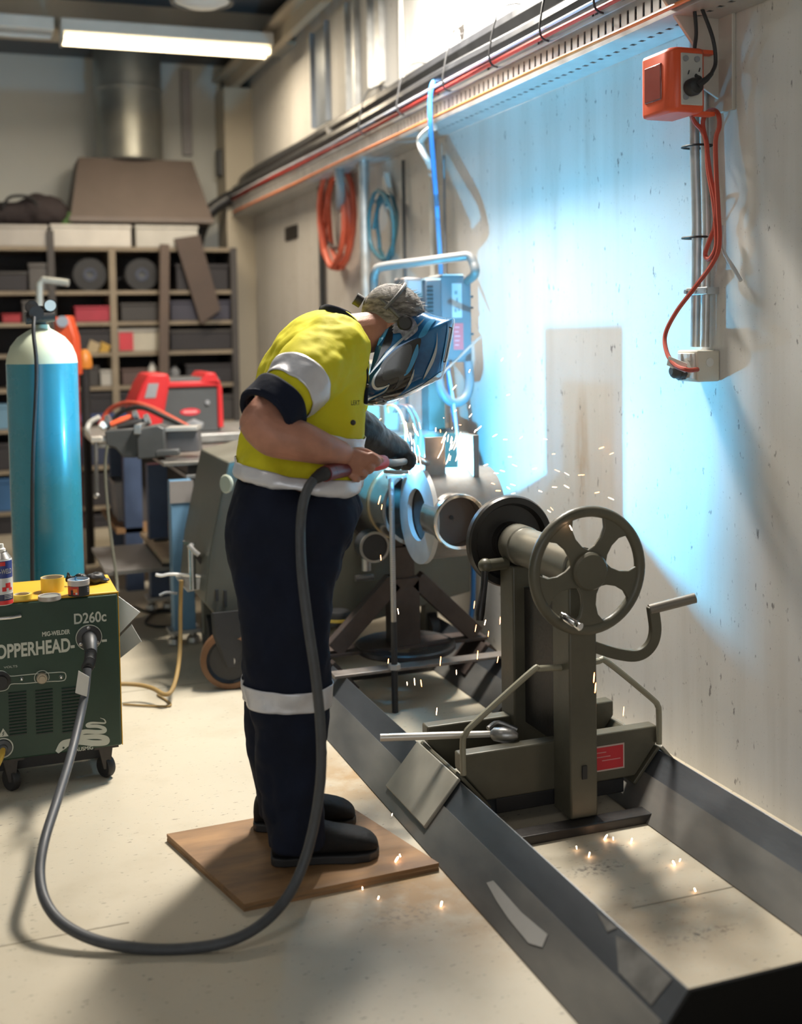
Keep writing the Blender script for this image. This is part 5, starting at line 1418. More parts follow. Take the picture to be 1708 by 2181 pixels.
# rolls of tape
def tape_roll(p, ro, ri, h, m, lab, tilt=None):
    t = thing('tape_roll', lab, 'tape', p)
    MB().lathe([(ro, 0), (ro, h), (ri + 0.004, h), (ri + 0.004, 0)], p, (0, 0, 1), 36, closed=True).build('tape', m, t)
    MB().lathe([(ri + 0.004, 0.001), (ri + 0.004, h - 0.001), (ri, h - 0.001), (ri, 0.001)], p, (0, 0, 1), 36, closed=True).build('core', mat('card_core', (0.40, 0.36, 0.28), 0.7), t)
    return t
M_TYEL = mat('yellow_tape', (0.66, 0.46, 0.06), 0.4, 0, 0.06)
q = ontop(48, 1279); q.y += 0.03
tape_roll(q, 0.032, 0.022, 0.016, M_TYEL, 'low roll of yellow tape lying beside the spray can')
q = ontop(114, 1264); q.y += 0.04
tape_roll(q, 0.038, 0.033, 0.048, M_TYEL, 'tall roll of yellow tape behind the grey lid')
# lid and tin
q = ontop(107, 1282); q.y += 0.034
ld = thing('tin_lid', 'shallow grey tin lid lying upside down on the yellow welder top', 'lid', q)
MB().lathe([(0.0, 0.010), (0.031, 0.010), (0.032, 0.014), (0.036, 0.015), (0.0365, 0.002), (0.034, 0.0), (0, 0)], q, (0, 0, 1), 40).build('lid_shell', mat('dull_lid', (0.42, 0.38, 0.35), 0.4, 0.5), ld)
MB().cyl(q + V((0, 0, 0.010)), q + V((0, 0, 0.0115)), 0.030, n=36).build('lid_seal', mat('grey_seal', (0.20, 0.21, 0.20), 0.5), ld)
q = ontop(170, 1271); q.y += 0.034
tn = thing('paste_tin', 'open black and red tin of blue tip paste on the yellow welder top', 'tin', q)
R2 = 0.0345
MB().lathe([(R2 - 0.001, 0), (R2, 0.003), (R2, 0.034)], q, (0, 0, 1), 40).build('tin_body', M_BLACK, tn)
MB().lathe([(R2, 0.034), (R2 + 0.001, 0.036), (R2 + 0.001, 0.052), (R2 - 0.002, 0.053), (R2 - 0.003, 0.038)], q, (0, 0, 1), 40).build('tin_rim', mat('pale_rim', (0.50, 0.48, 0.49), 0.4, 0.3), tn)
MB().cyl(q + V((0, 0, 0.036)), q + V((0, 0, 0.044)), R2 - 0.003, n=36).build('blue_paste', mat('blue_paste', (0.07, 0.23, 0.40), 0.5, 0, 0.5, 60, 0.8, 120), tn)
MB().tube([q + V((-0.004, 0, 0.044)), q + V((-0.010, 0.0, 0.054)), q + V((-0.007, 0, 0.060))], [0.005, 0.0035, 0.003], 8, sm=4).build('paste_lump', mat('blue_paste', (0.07, 0.23, 0.40), 0.5), tn)
p = q; R = R2
wrap('red_print', 0.006, 0.033, -85, -5, mat('tin_red', (0.50, 0.035, 0.02), 0.4), tn)
wrap('spark_print', 0.014, 0.026, -35, -12, mat('tin_orange', (0.75, 0.22, 0.04), 0.4), tn, 0.0009)
wrap('white_dot', 0.008, 0.014, -22, -12, M_CANW, tn, 0.0012)
wrap('dark_figure', 0.006, 0.022, -50, -36, M_BLACK, tn, 0.0012)
for z in (0.012, 0.018, 0.024):
    wrap('fine_print', z, z + 0.003, 48, 56, M_GREY, tn, 0.0009)
# black glove on the back edge of the top
q = onz(205, 1247, zt)
b = MB()
b.ball(q + V((0.0, 0.03, 0.018)), 0.03, 14, (1.2, 0.9, 0.55)).ball(q + V((-0.055, 0.03, 0.026)), 0.024, 14, (1.1, 0.9, 0.8)).ball(q + V((-0.09, 0.03, 0.030)), 0.02, 14, (0.6, 0.7, 1.1)).ball(q + V((-0.13, 0.035, 0.012)), 0.018, 14, (1.4, 1, 0.6)).ball(q + V((0.03, 0.035, 0.010)), 0.014, 12, (1.5, 1, 0.6))
cloth(b.build('work_glove', M_GLOVE, None, 'crumpled black work glove at the back of the yellow welder top', 'glove'), 0.004, 0.02, 0.02, 2)
# sheets of paper stuck to the side
q = V((wx1 + 0.006, wy0 + 0.14, 0))
p0, p1, p2, p3 = [at(x, y, 4.02) for x, y in ((233, 1256), (298, 1304), (252, 1352), (234, 1377))]
MB().prism([p0, p1, p2, p3], V((0.001, 0.002, 0))).build('paper_sheet', mat('white_paper', (0.80, 0.80, 0.80), 0.7, 0, 0.03), None, 'white printed sheet of paper hanging off the welder side', 'paper', smooth=False)
for k in range(6):
    a = at(238 + 3 * (k % 2), 1283 + 13 * k, 4.016)
    MB().bar(a, a + RH * (0.022 - 0.003 * k) + V((0, 0, -0.012)), 0.0005, 0.002, FH).build('paper_print', mat('paper_ink', (0.30, 0.30, 0.32), 0.7), bpy.data.objects['paper_sheet'])
p0, p1, p2, p3 = [at(x, y, 4.10) for x, y in ((236, 1376), (280, 1330), (301, 1366), (236, 1418))]
MB().prism([p0, p1, p2, p3], V((0.001, 0.002, 0))).build('paper_sheet', mat('grey_paper', (0.42, 0.41, 0.39), 0.7), None, 'plain greyish sheet of paper behind the white one', 'paper', smooth=False)
# gas hose on the floor between welder and bench
M_GHOSE = mat('tan_hose', (0.27, 0.17, 0.055), 0.5)
wcable('gas_hose', 'tan gas hose dropping from the clamp and running to the welder', M_GHOSE,
       [at(386, 1236, 5.0), at(384, 1300, 5.0), at(384, 1370, 4.95), at(378, 1430, 4.8), at(366, 1470, 4.72), at(350, 1479, 4.70), at(325, 1466, 4.76), at(290, 1458, 4.78), at(236, 1457, 4.72), at(200, 1460, 4.6)], 0.009, sm=6)
wcable('loose_wire', 'thin brown wire lying kinked on the floor beside the tan hose', M_GHOSE, [onz(335, 1480, 0.006), onz(352, 1490, 0.006), onz(364, 1500, 0.006), onz(355, 1504, 0.006), onz(310, 1503, 0.006), onz(262, 1500, 0.006)], 0.004)
wcable('floor_cable', 'thin black cable curled on the floor behind the paper sheets', M_BLACK, [onz(285, 1292, 0.006), onz(318, 1304, 0.006), onz(340, 1300, 0.006), onz(365, 1302, 0.006), onz(330, 1306, 0.006), onz(310, 1325, 0.006), onz(330, 1334, 0.006), onz(365, 1334, 0.006)], 0.007)

# ------------------------------------------------------------------ gas cylinder
p = at(97, 1000, 4.75); p.z = 0
gc = thing('gas_cylinder', 'tall teal gas cylinder with a pale green shoulder behind the welder', 'gas cylinder', p)
R = 0.139
MB().lathe([(R - 0.02, 0), (R, 0.02), (R, 1.385)], p, (0, 0, 1), 48).build('cylinder_body', mat('teal_enamel', (0.028, 0.215, 0.30), 0.26, 0, 0.08, 4, coat=0.3), gc)
MB().lathe([(R, 1.385), (R * 0.97, 1.415), (R * 0.86, 1.455), (R * 0.66, 1.49), (R * 0.42, 1.512), (0.035, 1.525), (0.03, 1.54)], p, (0, 0, 1), 48).build('shoulder', mat('pale_green_enamel2', (0.52, 0.57, 0.44), 0.4, 0, 0.08, 4), gc)
MB().lathe([(0.022, 1.53), (0.022, 1.56), (0.016, 1.56), (0.016, 1.60), (0.028, 1.60), (0.028, 1.615), (0, 1.615)], p, (0, 0, 1), 24).build('valve', M_DARK, gc)
rg = thing('gas_regulator', 'black gas regulator with a white gauge on top of the teal cylinder', 'regulator', p + V((0, 0, 1.56)))
MB().cyl(p + V((-0.06, -0.05, 1.565)), p + V((0.05, -0.04, 1.575)), 0.024, n=20).build('regulator_body', M_DARK, rg)
MB().cyl(p + V((-0.02, -0.02, 1.58)), p + V((-0.02, -0.10, 1.585)), 0.028, n=20).build('adjuster', M_BLACK, rg)
for dx, dz, m in ((0.035, 0.055, M_WHITE), (-0.035, 0.05, M_DARK)):
    g = MB().cyl(p + V((dx, -0.03, 1.56 + dz)), p + V((dx, -0.06, 1.56 + dz)), 0.026, n=24).build('gauge', M_DARK, rg)
    MB().cyl(p + V((dx, -0.06, 1.56 + dz)), p + V((dx, -0.063, 1.56 + dz)), 0.022, n=24).build('dial', m, g)
wcable('regulator_hose', 'black hose hanging from the regulator down the teal cylinder', M_BLACK, [p + V((-0.03, -0.10, 1.57)), p + V((-0.035, -0.13, 1.50)), p + V((-0.03, -0.152, 1.35)), p + V((-0.055, -0.152, 1.0)), p + V((-0.07, -0.15, 0.6)), p + V((-0.075, -0.14, 0.3)), p + V((-0.075, -0.14, 0.03))], 0.008)
# ------------------------------------------------------------------ rear shelving and what stands on it
SYF = 9.25                                       # front plane of the shelves
def zpx(px, py, Y=SYF):
    return ony(px, py, Y).z
M_SHELF = mat('shelf_board', (0.25, 0.205, 0.15), 0.6, 0, 0.2, 4)
M_SDARK = mat('shelf_dark', (0.06, 0.055, 0.055), 0.6, 0, 0.2, 4)
sxa, sxb = ony(-60, 600, SYF).x, ony(506, 600, SYF).x
un = thing('shelving_unit', 'long timber shelving unit filled with dark boxes against the back wall', 'shelf', ((sxa + sxb) / 2, 9.5, 0))
BZ = [zpx(250, y) for y in (526, 619, 685, 750, 822, 905, 990, 1075, 1165)]
for i, z in enumerate(BZ):
    MB().box((sxa, SYF, z - 0.03), (sxb, 9.85, z)).build('shelf_board', M_SHELF, un, smooth=False)
for px, m in ((-40, M_SDARK), (110, M_SDARK), (240, M_SHELF), (348, M_SDARK), (498, M_SDARK)):
    x = ony(px, 600, SYF).x
    MB().box((x - 0.025, SYF - 0.012, 0), (x + 0.025, 9.85, BZ[0] + (0.0 if px != 110 else 0.12))).build('upright', m, un, smooth=False)
MB().box((sxa, 9.85, 0), (sxb, 9.88, BZ[0])).build('back_panel', M_SDARK, un, smooth=False)
def carton(name, lab, cat, px0, px1, row, top_py, colr, Y=None, dep=0.3, lid=None, tagc=None, group=None):
    Y = Y or SYF + 0.02
    x0, x1 = ony(px0, 600, Y).x, ony(px1, 600, Y).x
    z0 = (BZ[row] if isinstance(row, int) else row) + 0.001
    z1 = zpx((px0 + px1) / 2, top_py, Y)
    t = thing(name, lab, cat, ((x0 + x1) / 2, Y + dep / 2, z0), 0, group)
    m = mat('c_%s' % '_'.join('%d' % (v * 1000) for v in colr), colr, 0.6, 0, 0.12, 5)
    zl = z1 - (z1 - z0) * 0.16
    MB().box((x0, Y, z0), (x1, Y + dep, zl)).build('body', m, t, bevel=0.006)
    lm = mat('c_%s' % '_'.join('%d' % (v * 1000) for v in lid), lid, 0.6, 0, 0.12, 5) if lid else m
    MB().box((x0 - 0.006, Y - 0.006, zl), (x1 + 0.006, Y + dep + 0.006, z1)).build('lid', lm, t, bevel=0.006)
    if tagc:
        tm = mat('c_%s' % '_'.join('%d' % (v * 1000) for v in tagc), tagc, 0.6)
        w = (x1 - x0)
        MB().box((x0 + w * 0.02, Y - 0.009, z0 + 0.01), (x0 + w * 0.36, Y - 0.001, zl)).build('end_label', tm, t)
    return t
C = carton
W_ = (0.58, 0.56, 0.53)
D1, D2, D3 = (0.026, 0.024, 0.029), (0.050, 0.047, 0.048), (0.095, 0.09, 0.09)
C('storage_carton', 'grey-white carton at the end of the top shelf under the dark bag', 'box', -50, 104, 0, 478, (0.42, 0.40, 0.38))
C('storage_carton', 'long white carton on the top shelf under the left of the hood', 'box', 112, 282, 0, 478, W_)
C('storage_carton', 'white carton on the top shelf under the right of the hood', 'box', 292, 424, 0, 480, (0.52, 0.51, 0.48))
C('tool_case', 'dark tool case on the second shelf beside the grey case', 'case', -40, 58, 1, 578, D1, lid=D2)
C('tool_case', 'grey case on the second shelf behind the cylinder stand', 'case', 62, 104, 1, 560, D3)
C('tool_case', 'wide dark case on the second shelf behind the slanting plank', 'case', 376, 486, 1, 562, D1)
C('parts_bin', 'red lidded bin on the third shelf right of the orange-red machine', 'bin', 158, 232, 2, 652, (0.36, 0.035, 0.06))
C('parts_bin', 'grey parts bin on the third shelf behind the regulator', 'bin', 46, 100, 2, 640, D3)
C('parts_bin', 'low red bin on the third shelf at the end behind the cylinder', 'bin', 2, 42, 2, 668, (0.32, 0.03, 0.04))
C('parts_bin', 'dark bin on the third shelf between the pale post and the pole', 'bin', 256, 338, 2, 645, D2)
C('parts_bin', 'wide navy bin on the third shelf right of the leaning pole', 'bin', 362, 488, 2, 640, (0.05, 0.05, 0.075))
C('storage_carton', 'cream carton with a red end label on the fourth shelf', 'box', 248, 336, 3, 700, (0.46, 0.43, 0.36), lid=(0.32, 0.31, 0.29), tagc=(0.55, 0.05, 0.07))
C('parts_bin', 'dark bin on the fourth shelf behind the yellow offcuts', 'bin', 150, 232, 3, 702, D1)
C('parts_bin', 'long dark bin on the fourth shelf right of the leaning pole', 'bin', 360, 490, 3, 702, D1, lid=D2)
C('storage_carton', 'small white carton on the fifth shelf beside the pale post', 'box', 208, 236, 4, 788, (0.42, 0.41, 0.39))
C('parts_bin', 'dark bin on the fifth shelf behind the small orange canister', 'bin', 166, 204, 4, 780, D2)
C('parts_bin', 'brown bin on the fifth shelf left of the small bottle', 'bin', 254, 308, 4, 785, (0.10, 0.065, 0.06))
C('parts_bin', 'dark bin on the fifth shelf behind the red welding machine', 'bin', 392, 490, 4, 775, D1)
C('parts_bin', 'long charcoal bin on the sixth shelf above the blue strip', 'bin', 160, 330, 5, 835, D1)
C('parts_bin', 'dark bin on the sixth shelf behind the red welding machine', 'bin', 352, 490, 5, 842, D2)
C('parts_bin', 'pale blue bin on the sixth shelf left of the cylinder', 'bin', -48, 22, 5, 862, (0.13, 0.26, 0.38))
C('parts_bin', 'long navy bin on the seventh shelf behind the bench vise', 'bin', 116, 232, 6, 930, (0.03, 0.04, 0.08))
C('parts_bin', 'dark bin on the seventh shelf left of the cylinder', 'bin', -48, 60, 6, 945, D1)
C('parts_bin', 'blue bin on the eighth shelf left of the cylinder', 'bin', -48, 34, 7, 1020, (0.04, 0.13, 0.30))
C('parts_bin', 'black bin on the eighth shelf behind the bench vise', 'bin', 116, 236, 7, 1010, D1)
C('parts_bin', 'black bin on the bottom shelf left of the cylinder', 'bin', -48, 60, 8, 1095, D1)
C('parts_bin', 'black bin on the bottom shelf behind the blue bench leg', 'bin', 116, 330, 8, 1095, D1)
C('parts_bin', 'black bin on the eighth shelf behind the dark bench leg', 'bin', 256, 490, 7, 1010, D2)
x_ = ony(160, 600, SYF).x
MB().box((x_, SYF - 0.02, zpx(240, 896)), (ony(400, 600, SYF).x, SYF - 0.001, zpx(240, 880))).build('shelf_edge_strip', mat('blue_strip', (0.05, 0.08, 0.22), 0.5), un, smooth=False)
# reels on the second shelf
for px, py, lab in ((190, 592, 'black cable reel on the second shelf left of the pale post'), (300, 590, 'black cable reel on the second shelf right of the pale post')):
    c = ony(px, py, SYF + 0.12)
    r = c.z - BZ[1] - 0.001
    r = 0.125
    c.z = BZ[1] + r + 0.001
    t = thing('cable_reel', lab, 'reel', (c.x, c.y, BZ[1]))
    for dy in (-0.06, 0.05):
        MB().lathe([(0.03, 0), (r, 0), (r, 0.012), (0.03, 0.012)], c + V((0, dy, 0)), (0, 1, 0), 32, closed=True).build('flange', M_BLACK, t)
    MB().cyl(c + V((0, -0.05, 0)), c + V((0, 0.05, 0)), r * 0.75, n=28).build('wound_cable', M_DGREY, t)
    MB().ring(c + V((0, -0.066, 0)), c + V((0, -0.06, 0)), 0.05, 0.03).build('hub', mat('reel_hub', (0.04, 0.05, 0.09), 0.5), t)
# dark duffel bag, plant-green rag, hood and duct
c = ony(52, 470, SYF + 0.15)
bg = thing('duffel_bag', 'dark slumped duffel bag on the white carton by the hood', 'bag', c)
zt_ = zpx(50, 478) + 0.003
b = MB()
for k in range(9):
    t = k / 8
    r = 0.10 * (0.75 + 0.25 * math.sin(PI * t)) + (0.035 if k > 5 else 0)
    b.ball((c.x - 0.24 + 0.46 * t, c.y, zt_ + r * 0.95), r, 14, (1, 1.1, 1))
cloth(b.build('bag_body', mat('dark_canvas', (0.030, 0.022, 0.024), 0.8), bg), 0.02, 0.04, 0.1, 3)
MB().tube([(c.x - 0.16, c.y - 0.12, zt_ + 0.12), (c.x - 0.1, c.y - 0.14, zt_ + 0.2), (c.x + 0.04, c.y - 0.14, zt_ + 0.2), (c.x + 0.1, c.y - 0.12, zt_ + 0.12)], 0.012, 8, sm=4).build('strap', M_BLACK, bg)
q = ony(140, 462, SYF + 0.1)
b = MB().ball((q.x, q.y, zt_ + 0.03), 0.05, 12, (1.1, 0.8, 0.6)).ball((q.x + 0.03, q.y, zt_ + 0.07), 0.035, 12, (0.8, 0.8, 1))
cloth(b.build('green_rag', mat('green_cloth', (0.09, 0.18, 0.06), 0.8), None, 'small green rag tucked between the bag and the hood', 'rag'), 0.01, 0.03, 0.04, 2)
hd = thing('fume_hood', 'brown-grey tapered fume hood above the shelves with a round duct', 'hood', (ony(300, 470, 9.4).x, 9.4, zpx(300, 470)))
A_ = [ony(px, py, 9.3) for px, py in ((150, 470), (452, 476), (418, 336), (172, 332))]
back = [V((p.x + dx, 9.85, p.z)) for p, dx in zip(A_, (0.0, 0.0, 0, 0))]
M_HOOD = mat('brown_grey_hood', (0.125, 0.098, 0.085), 0.6, 0.2, 0.15, 3)
z0h, z1h = min(A_[0].z, A_[1].z) , A_[2].z
lo = [(A_[0].x, 9.28), (A_[1].x, 9.28), (A_[1].x, 9.95), (A_[0].x, 9.95)]
hi = [(A_[3].x, 9.48), (A_[2].x, 9.48), (A_[2].x, 9.90), (A_[3].x, 9.90)]
b = MB().add([V((x, y, z0h + 0.03)) for x, y in lo] + [V((x, y, z1h)) for x, y in hi], [(0, 1, 5, 4), (1, 2, 6, 5), (2, 3, 7, 6), (3, 0, 4, 7), (4, 5, 6, 7), (3, 2, 1, 0)])
b.build('hood_skirt', M_HOOD, hd, smooth=False)
MB().box((A_[0].x - 0.01, 9.265, z0h), (A_[1].x + 0.01, 9.96, z0h + 0.035)).build('hood_rim', mat('hood_rim', (0.17, 0.14, 0.125), 0.55), hd)
dcx = (ony(200, 250, 9.68).x + ony(346, 250, 9.68).x) / 2
rdx = (ony(346, 250, 9.68).x - ony(200, 250, 9.68).x) / 2 * 0.98
b = MB().lathe([(rdx * 1.03, 0), (rdx, 0.02), (rdx, 0.55), (rdx * 1.03, 0.56), (rdx * 1.03, 0.58), (rdx, 0.59), (rdx, 3.75 - z1h)], (dcx, 9.68, z1h), (0, 0, 1), 36)
b.build('duct', mat('zinc_duct', (0.36, 0.37, 0.35), 0.32, 0.75, 0.2, 3), hd)
# far wall pipes and boxes right of the duct
p = ony(478, 160, 9.9)
MB().cyl((p.x, 9.9, zpx(478, 470, 9.9)), (p.x, 9.9, 3.7), 0.035, n=14).build('riser_pipe', M_DGREY, None, 'dark riser pipe on the back wall between the duct and the column', 'pipe')
q = ony(476, 350, 9.86)
iv = thing('isolator', 'dark isolator switch box on the riser pipe', 'switch box', (q.x, 9.8, q.z - 0.1))
MB().box((q.x - 0.07, 9.74, q.z - 0.11), (q.x + 0.07, 9.86, q.z + 0.11)).build('box', M_DGREY, iv, bevel=0.01)
MB().tube([(q.x, 9.74, q.z), (q.x + 0.02, 9.68, q.z + 0.04), (q.x + 0.12, 9.66, q.z + 0.12)], 0.015, 8).build('lever', M_DARK, iv)
p = ony(398, 250, 9.95)
MB().box((p.x - 0.04, 9.95, zpx(398, 330, 9.95)), (p.x + 0.04, 10.0, 3.7)).build('wall_channel', mat('mauve_grey', (0.30, 0.29, 0.30), 0.5), None, 'grey vertical channel on the back wall right of the duct', 'channel')
# leaning pole, slanted plank
b0, b1 = ony(338, 830, 9.1), ony(352, 590, 9.16)
MB().bar(V((b0.x, b0.y, 0.0)), b1 + V((0, 0, 0.25)), 0.07, 0.05, (0, 1, 0)).build('leaning_pole', mat('brown_pole', (0.10, 0.07, 0.055), 0.6), None, 'brown square timber pole leaning upright against the shelves', 'pole')
pl = [ony(x, y, 9.19) for x, y in ((372, 508), (425, 500), (470, 660), (428, 690))]
MB().prism(pl, (0, 0.047, 0)).build('slanted_plank', mat('dark_plank', (0.085, 0.06, 0.05), 0.6), None, 'dark brown plank slanting across the right end of the shelves', 'plank', smooth=False)
# fifth shelf: bottle, can; fourth shelf: offcuts; orange funnel
for px, top, r, m, lab in ((325, 768, 0.035, M_WHITE, 'small white bottle on the fifth shelf beside the pole'), (372, 778, 0.04, M_GREY, 'small grey can on the fifth shelf right of the pole')):
    q = ony(px, 800, SYF + 0.08)
    h = zpx(px, top, SYF + 0.08) - BZ[4]
    t = thing('bottle' if m is M_WHITE else 'can', lab, 'bottle' if m is M_WHITE else 'can', (q.x, q.y, BZ[4]))
    MB().lathe([(r * 0.9, 0.001), (r, 0.01), (r, h * 0.7), (r * 0.5, h * 0.85), (r * 0.4, h * 0.9)], (q.x, q.y, BZ[4]), (0, 0, 1), 20).build('body', m, t)
    MB().cyl((q.x, q.y, BZ[4] + h * 0.9), (q.x, q.y, BZ[4] + h), r * 0.42, n=16).build('cap', M_DARK, t)
for px, w, hh, colr, lab in ((200, 0.06, 0.10, (0.42, 0.33, 0.20), 'tan wooden offcut on the fourth shelf'), (222, 0.05, 0.085, (0.50, 0.30, 0.05), 'yellow offcut leaning on the fourth shelf')):
    q = ony(px, 740, SYF - 0.0)
    MB().prism([(q.x - w, SYF + 0.005, BZ[3] + 0.001), (q.x + w * 0.6, SYF + 0.005, BZ[3] + 0.001), (q.x + w, SYF + 0.005, BZ[3] + hh * 0.6), (q.x - w * 0.4, SYF + 0.005, BZ[3] + hh)], (0, 0.012, 0)).build('offcut', mat('offcut_' + str(px), colr, 0.6), None, lab, 'offcut')
# red jack on a stand behind the cylinder
q = at(135, 740, 7.2)
jk = thing('upright_machine', 'orange-red upright machine standing behind the shoulder of the teal cylinder', 'machine', (q.x, q.y, 0))
pj = [at(x, y, 7.2) for x, y in ((114, 676), (146, 672), (160, 720), (166, 800), (120, 800))]
MB().prism(pj, FH * 0.12).build('machine_head', M_ORANGE, jk, bevel=0.01)
MB().box((q.x - 0.09, q.y, 0), (q.x + 0.09, q.y + 0.14, at(120, 790, 7.2).z)).build('machine_column', mat('dark_red_paint', (0.28, 0.03, 0.03), 0.5), jk, bevel=0.01)
MB().tube([at(84, 690, 7.1), at(84, 605, 7.1), at(92, 596, 7.1), at(146, 603, 7.1)], 0.022, 10, sm=0).build('handle', mat('pale_handle', (0.40, 0.40, 0.36), 0.5, 0.3), jk)
MB().tube([at(84, 690, 7.1), at(86, 760, 7.15), at(110, 800, 7.2)], 0.02, 10).build('handle_stem', M_DARK, jk)
MB().cyl(at(133, 685, 7.16), at(133, 685, 7.2), 0.035, n=20).build('cap', M_GREY, jk)
q = at(180, 765, 7.6)
fn = thing('orange_canister', 'small orange canister on a dark stand left of the red welding machine', 'canister', q + V((0, 0, -0.06)))
MB().lathe([(0.045, 0), (0.05, 0.02), (0.042, 0.09), (0.02, 0.12), (0, 0.125)], q + V((0, 0, -0.06)), (0, 0, 1), 24).build('canister_body', mat('amber', (0.62, 0.22, 0.03), 0.4), fn)
MB().cyl(q + V((0, 0, -0.06)), V((q.x, q.y, 0)), 0.03, n=14).build('stand', M_BLACK, fn)

# ------------------------------------------------------------------ rear bench with red welding machine and vise
b2 = thing('rear_bench', 'long steel rear bench with dark blue legs carrying the red welder', 'workbench', (1.2, 7.3, 0))
ZB = 0.90
bx0, bx1, byy0, byy1 = 0.66, 2.0, 6.85, 7.75
MB().box((bx0, byy0, ZB - 0.05), (bx1, byy1, ZB)).build('bench_top', M_GALV, b2, bevel=0.004)
for x, y in ((0.86, 6.95), (1.9, 6.95), (0.86, 7.65), (1.9, 7.65)):
    MB().box((x - 0.05, y - 0.05, 0), (x + 0.05, y + 0.05, ZB - 0.05)).build('leg', M_NAVYPOST, b2)
MB().box((bx0 + 0.1, byy0 + 0.05, 0.34), (bx1, byy1, 0.37)).build('lower_shelf', M_WOOD, b2)
MB().box((bx0 + 0.25, byy0 + 0.25, 0.371), (bx1 - 0.1, byy1 - 0.1, ZB - 0.06)).build('cupboard', M_SDARK, b2)
# red welding machine
rY = 7.0
x0, x1 = ony(285, 850, rY).x, ony(470, 850, rY).x
z0, z1 = ZB + 0.002, zpx(380, 795, rY)
rw = thing('red_welding_machine', 'red and charcoal welding machine standing on the rear bench', 'welding machine', ((x0 + x1) / 2, rY + 0.2, ZB))
M_RW = mat('machine_red', (0.56, 0.025, 0.03), 0.4, 0, 0.06)
MB().box((x0 + 0.10, rY + 0.01, z0), (x1, rY + 0.40, z1 - 0.03)).build('body', M_DGREY, rw, bevel=0.01)
w = x1 - x0
fp_ = [(x0 + 0.03, z0), (x0 - 0.01, z0 + 0.16), (x0 + 0.05, z1 - 0.06), (x0 + 0.09, z1), (x0 + 0.20, z1), (x0 + 0.215, z1 - 0.04), (x0 + 0.17, z0 + 0.1), (x0 + 0.15, z0)]
MB().prism([(x, rY - 0.01, z) for x, z in fp_], (0, 0.42, 0)).build('front_bezel', M_RW, rw, bevel=0.012)
MB().box((x0 + 0.17, rY - 0.008, z1 - 0.085), (x1, rY + 0.41, z1 - 0.05)).build('top_rail', M_RW, rw, bevel=0.008)
MB().prism([(x1 - 0.13, rY - 0.008, z1 - 0.06), (x1 - 0.08, rY - 0.008, z1), (x1 - 0.03, rY - 0.008, z1 - 0.002), (x1 + 0.01, rY - 0.008, z1 - 0.09), (x1 + 0.015, rY - 0.008, z0 + 0.02), (x1 - 0.02, rY - 0.008, z0 + 0.02), (x1 - 0.02, rY - 0.008, z1 - 0.08)], (0, 0.42, 0)).build('rear_bezel', M_RW, rw, bevel=0.01)
MB().prism([(x0 + 0.06, rY - 0.016, z1 - 0.14), (x0 + 0.085, rY - 0.016, z1 - 0.055), (x0 + 0.145, rY - 0.016, z1 - 0.055), (x0 + 0.125, rY - 0.016, z1 - 0.14)], (0, 0.008, 0)).build('display', M_GREY, rw)
q = ony(405, 877, rY + 0.008)
lg = MB().lathe([(0.0, 0), (0.06, 0), (0.06, 0.003), (0, 0.003)], (q.x, rY + 0.009, q.z), (0, -1, 0), 28)
for i, v in enumerate(lg.v): lg.v[i] = V((v.x, v.y, q.z + (v.z - q.z) * 0.36))
lo_ = lg.build('oval_badge', mat('badge_red', (0.62, 0.04, 0.06), 0.4), rw)
MB().box((q.x - 0.04, rY + 0.0035, q.z - 0.006), (q.x + 0.04, rY + 0.0062, q.z + 0.006)).build('badge_print', mat('badge_pink', (0.70, 0.32, 0.32), 0.5), lo_)
for px, py in ((349, 837), (442, 857)):
    q = ony(px, py, rY)
    MB().cyl((q.x, rY + 0.012, q.z), (q.x, rY - 0.004, q.z), 0.014, n=14).build('knob', M_GREY, rw)
M_RCORD = mat('red_cord2', (0.45, 0.06, 0.03), 0.5)
wcable('welding_lead', 'dark red welding lead arching over the bench vise to the red machine', M_RCORD, [at(212, 905, 6.7), at(235, 872, 6.7), at(275, 858, 6.6), at(320, 868, 6.5), at(365, 890, 6.4), at(405, 912, 6.3)], 0.014)
wcable('welding_lead', 'black welding lead arching just under the dark red one', M_BLACK, [at(226, 915, 6.6), at(255, 880, 6.6), at(300, 868, 6.5), at(350, 888, 6.4), at(400, 912, 6.3)], 0.014)
wcable('welding_lead', 'pale curled lead end hanging at the left of the bench vise', M_WHITE, [at(212, 888, 6.6), at(192, 900, 6.6), at(186, 918, 6.6), at(196, 936, 6.75), at(222, 938, 6.95)], 0.014)
# clutter along the rear bench: electrode holder, clamps
q = at(415, 905, 6.9)
MB().tube([at(395, 905, 6.95), at(412, 902, 6.95), at(432, 907, 6.95)], [0.014, 0.03, 0.02], 10).build('ground_clamp', M_GREY, None, 'grey earth clamp lying before the red welding machine', 'clamp')
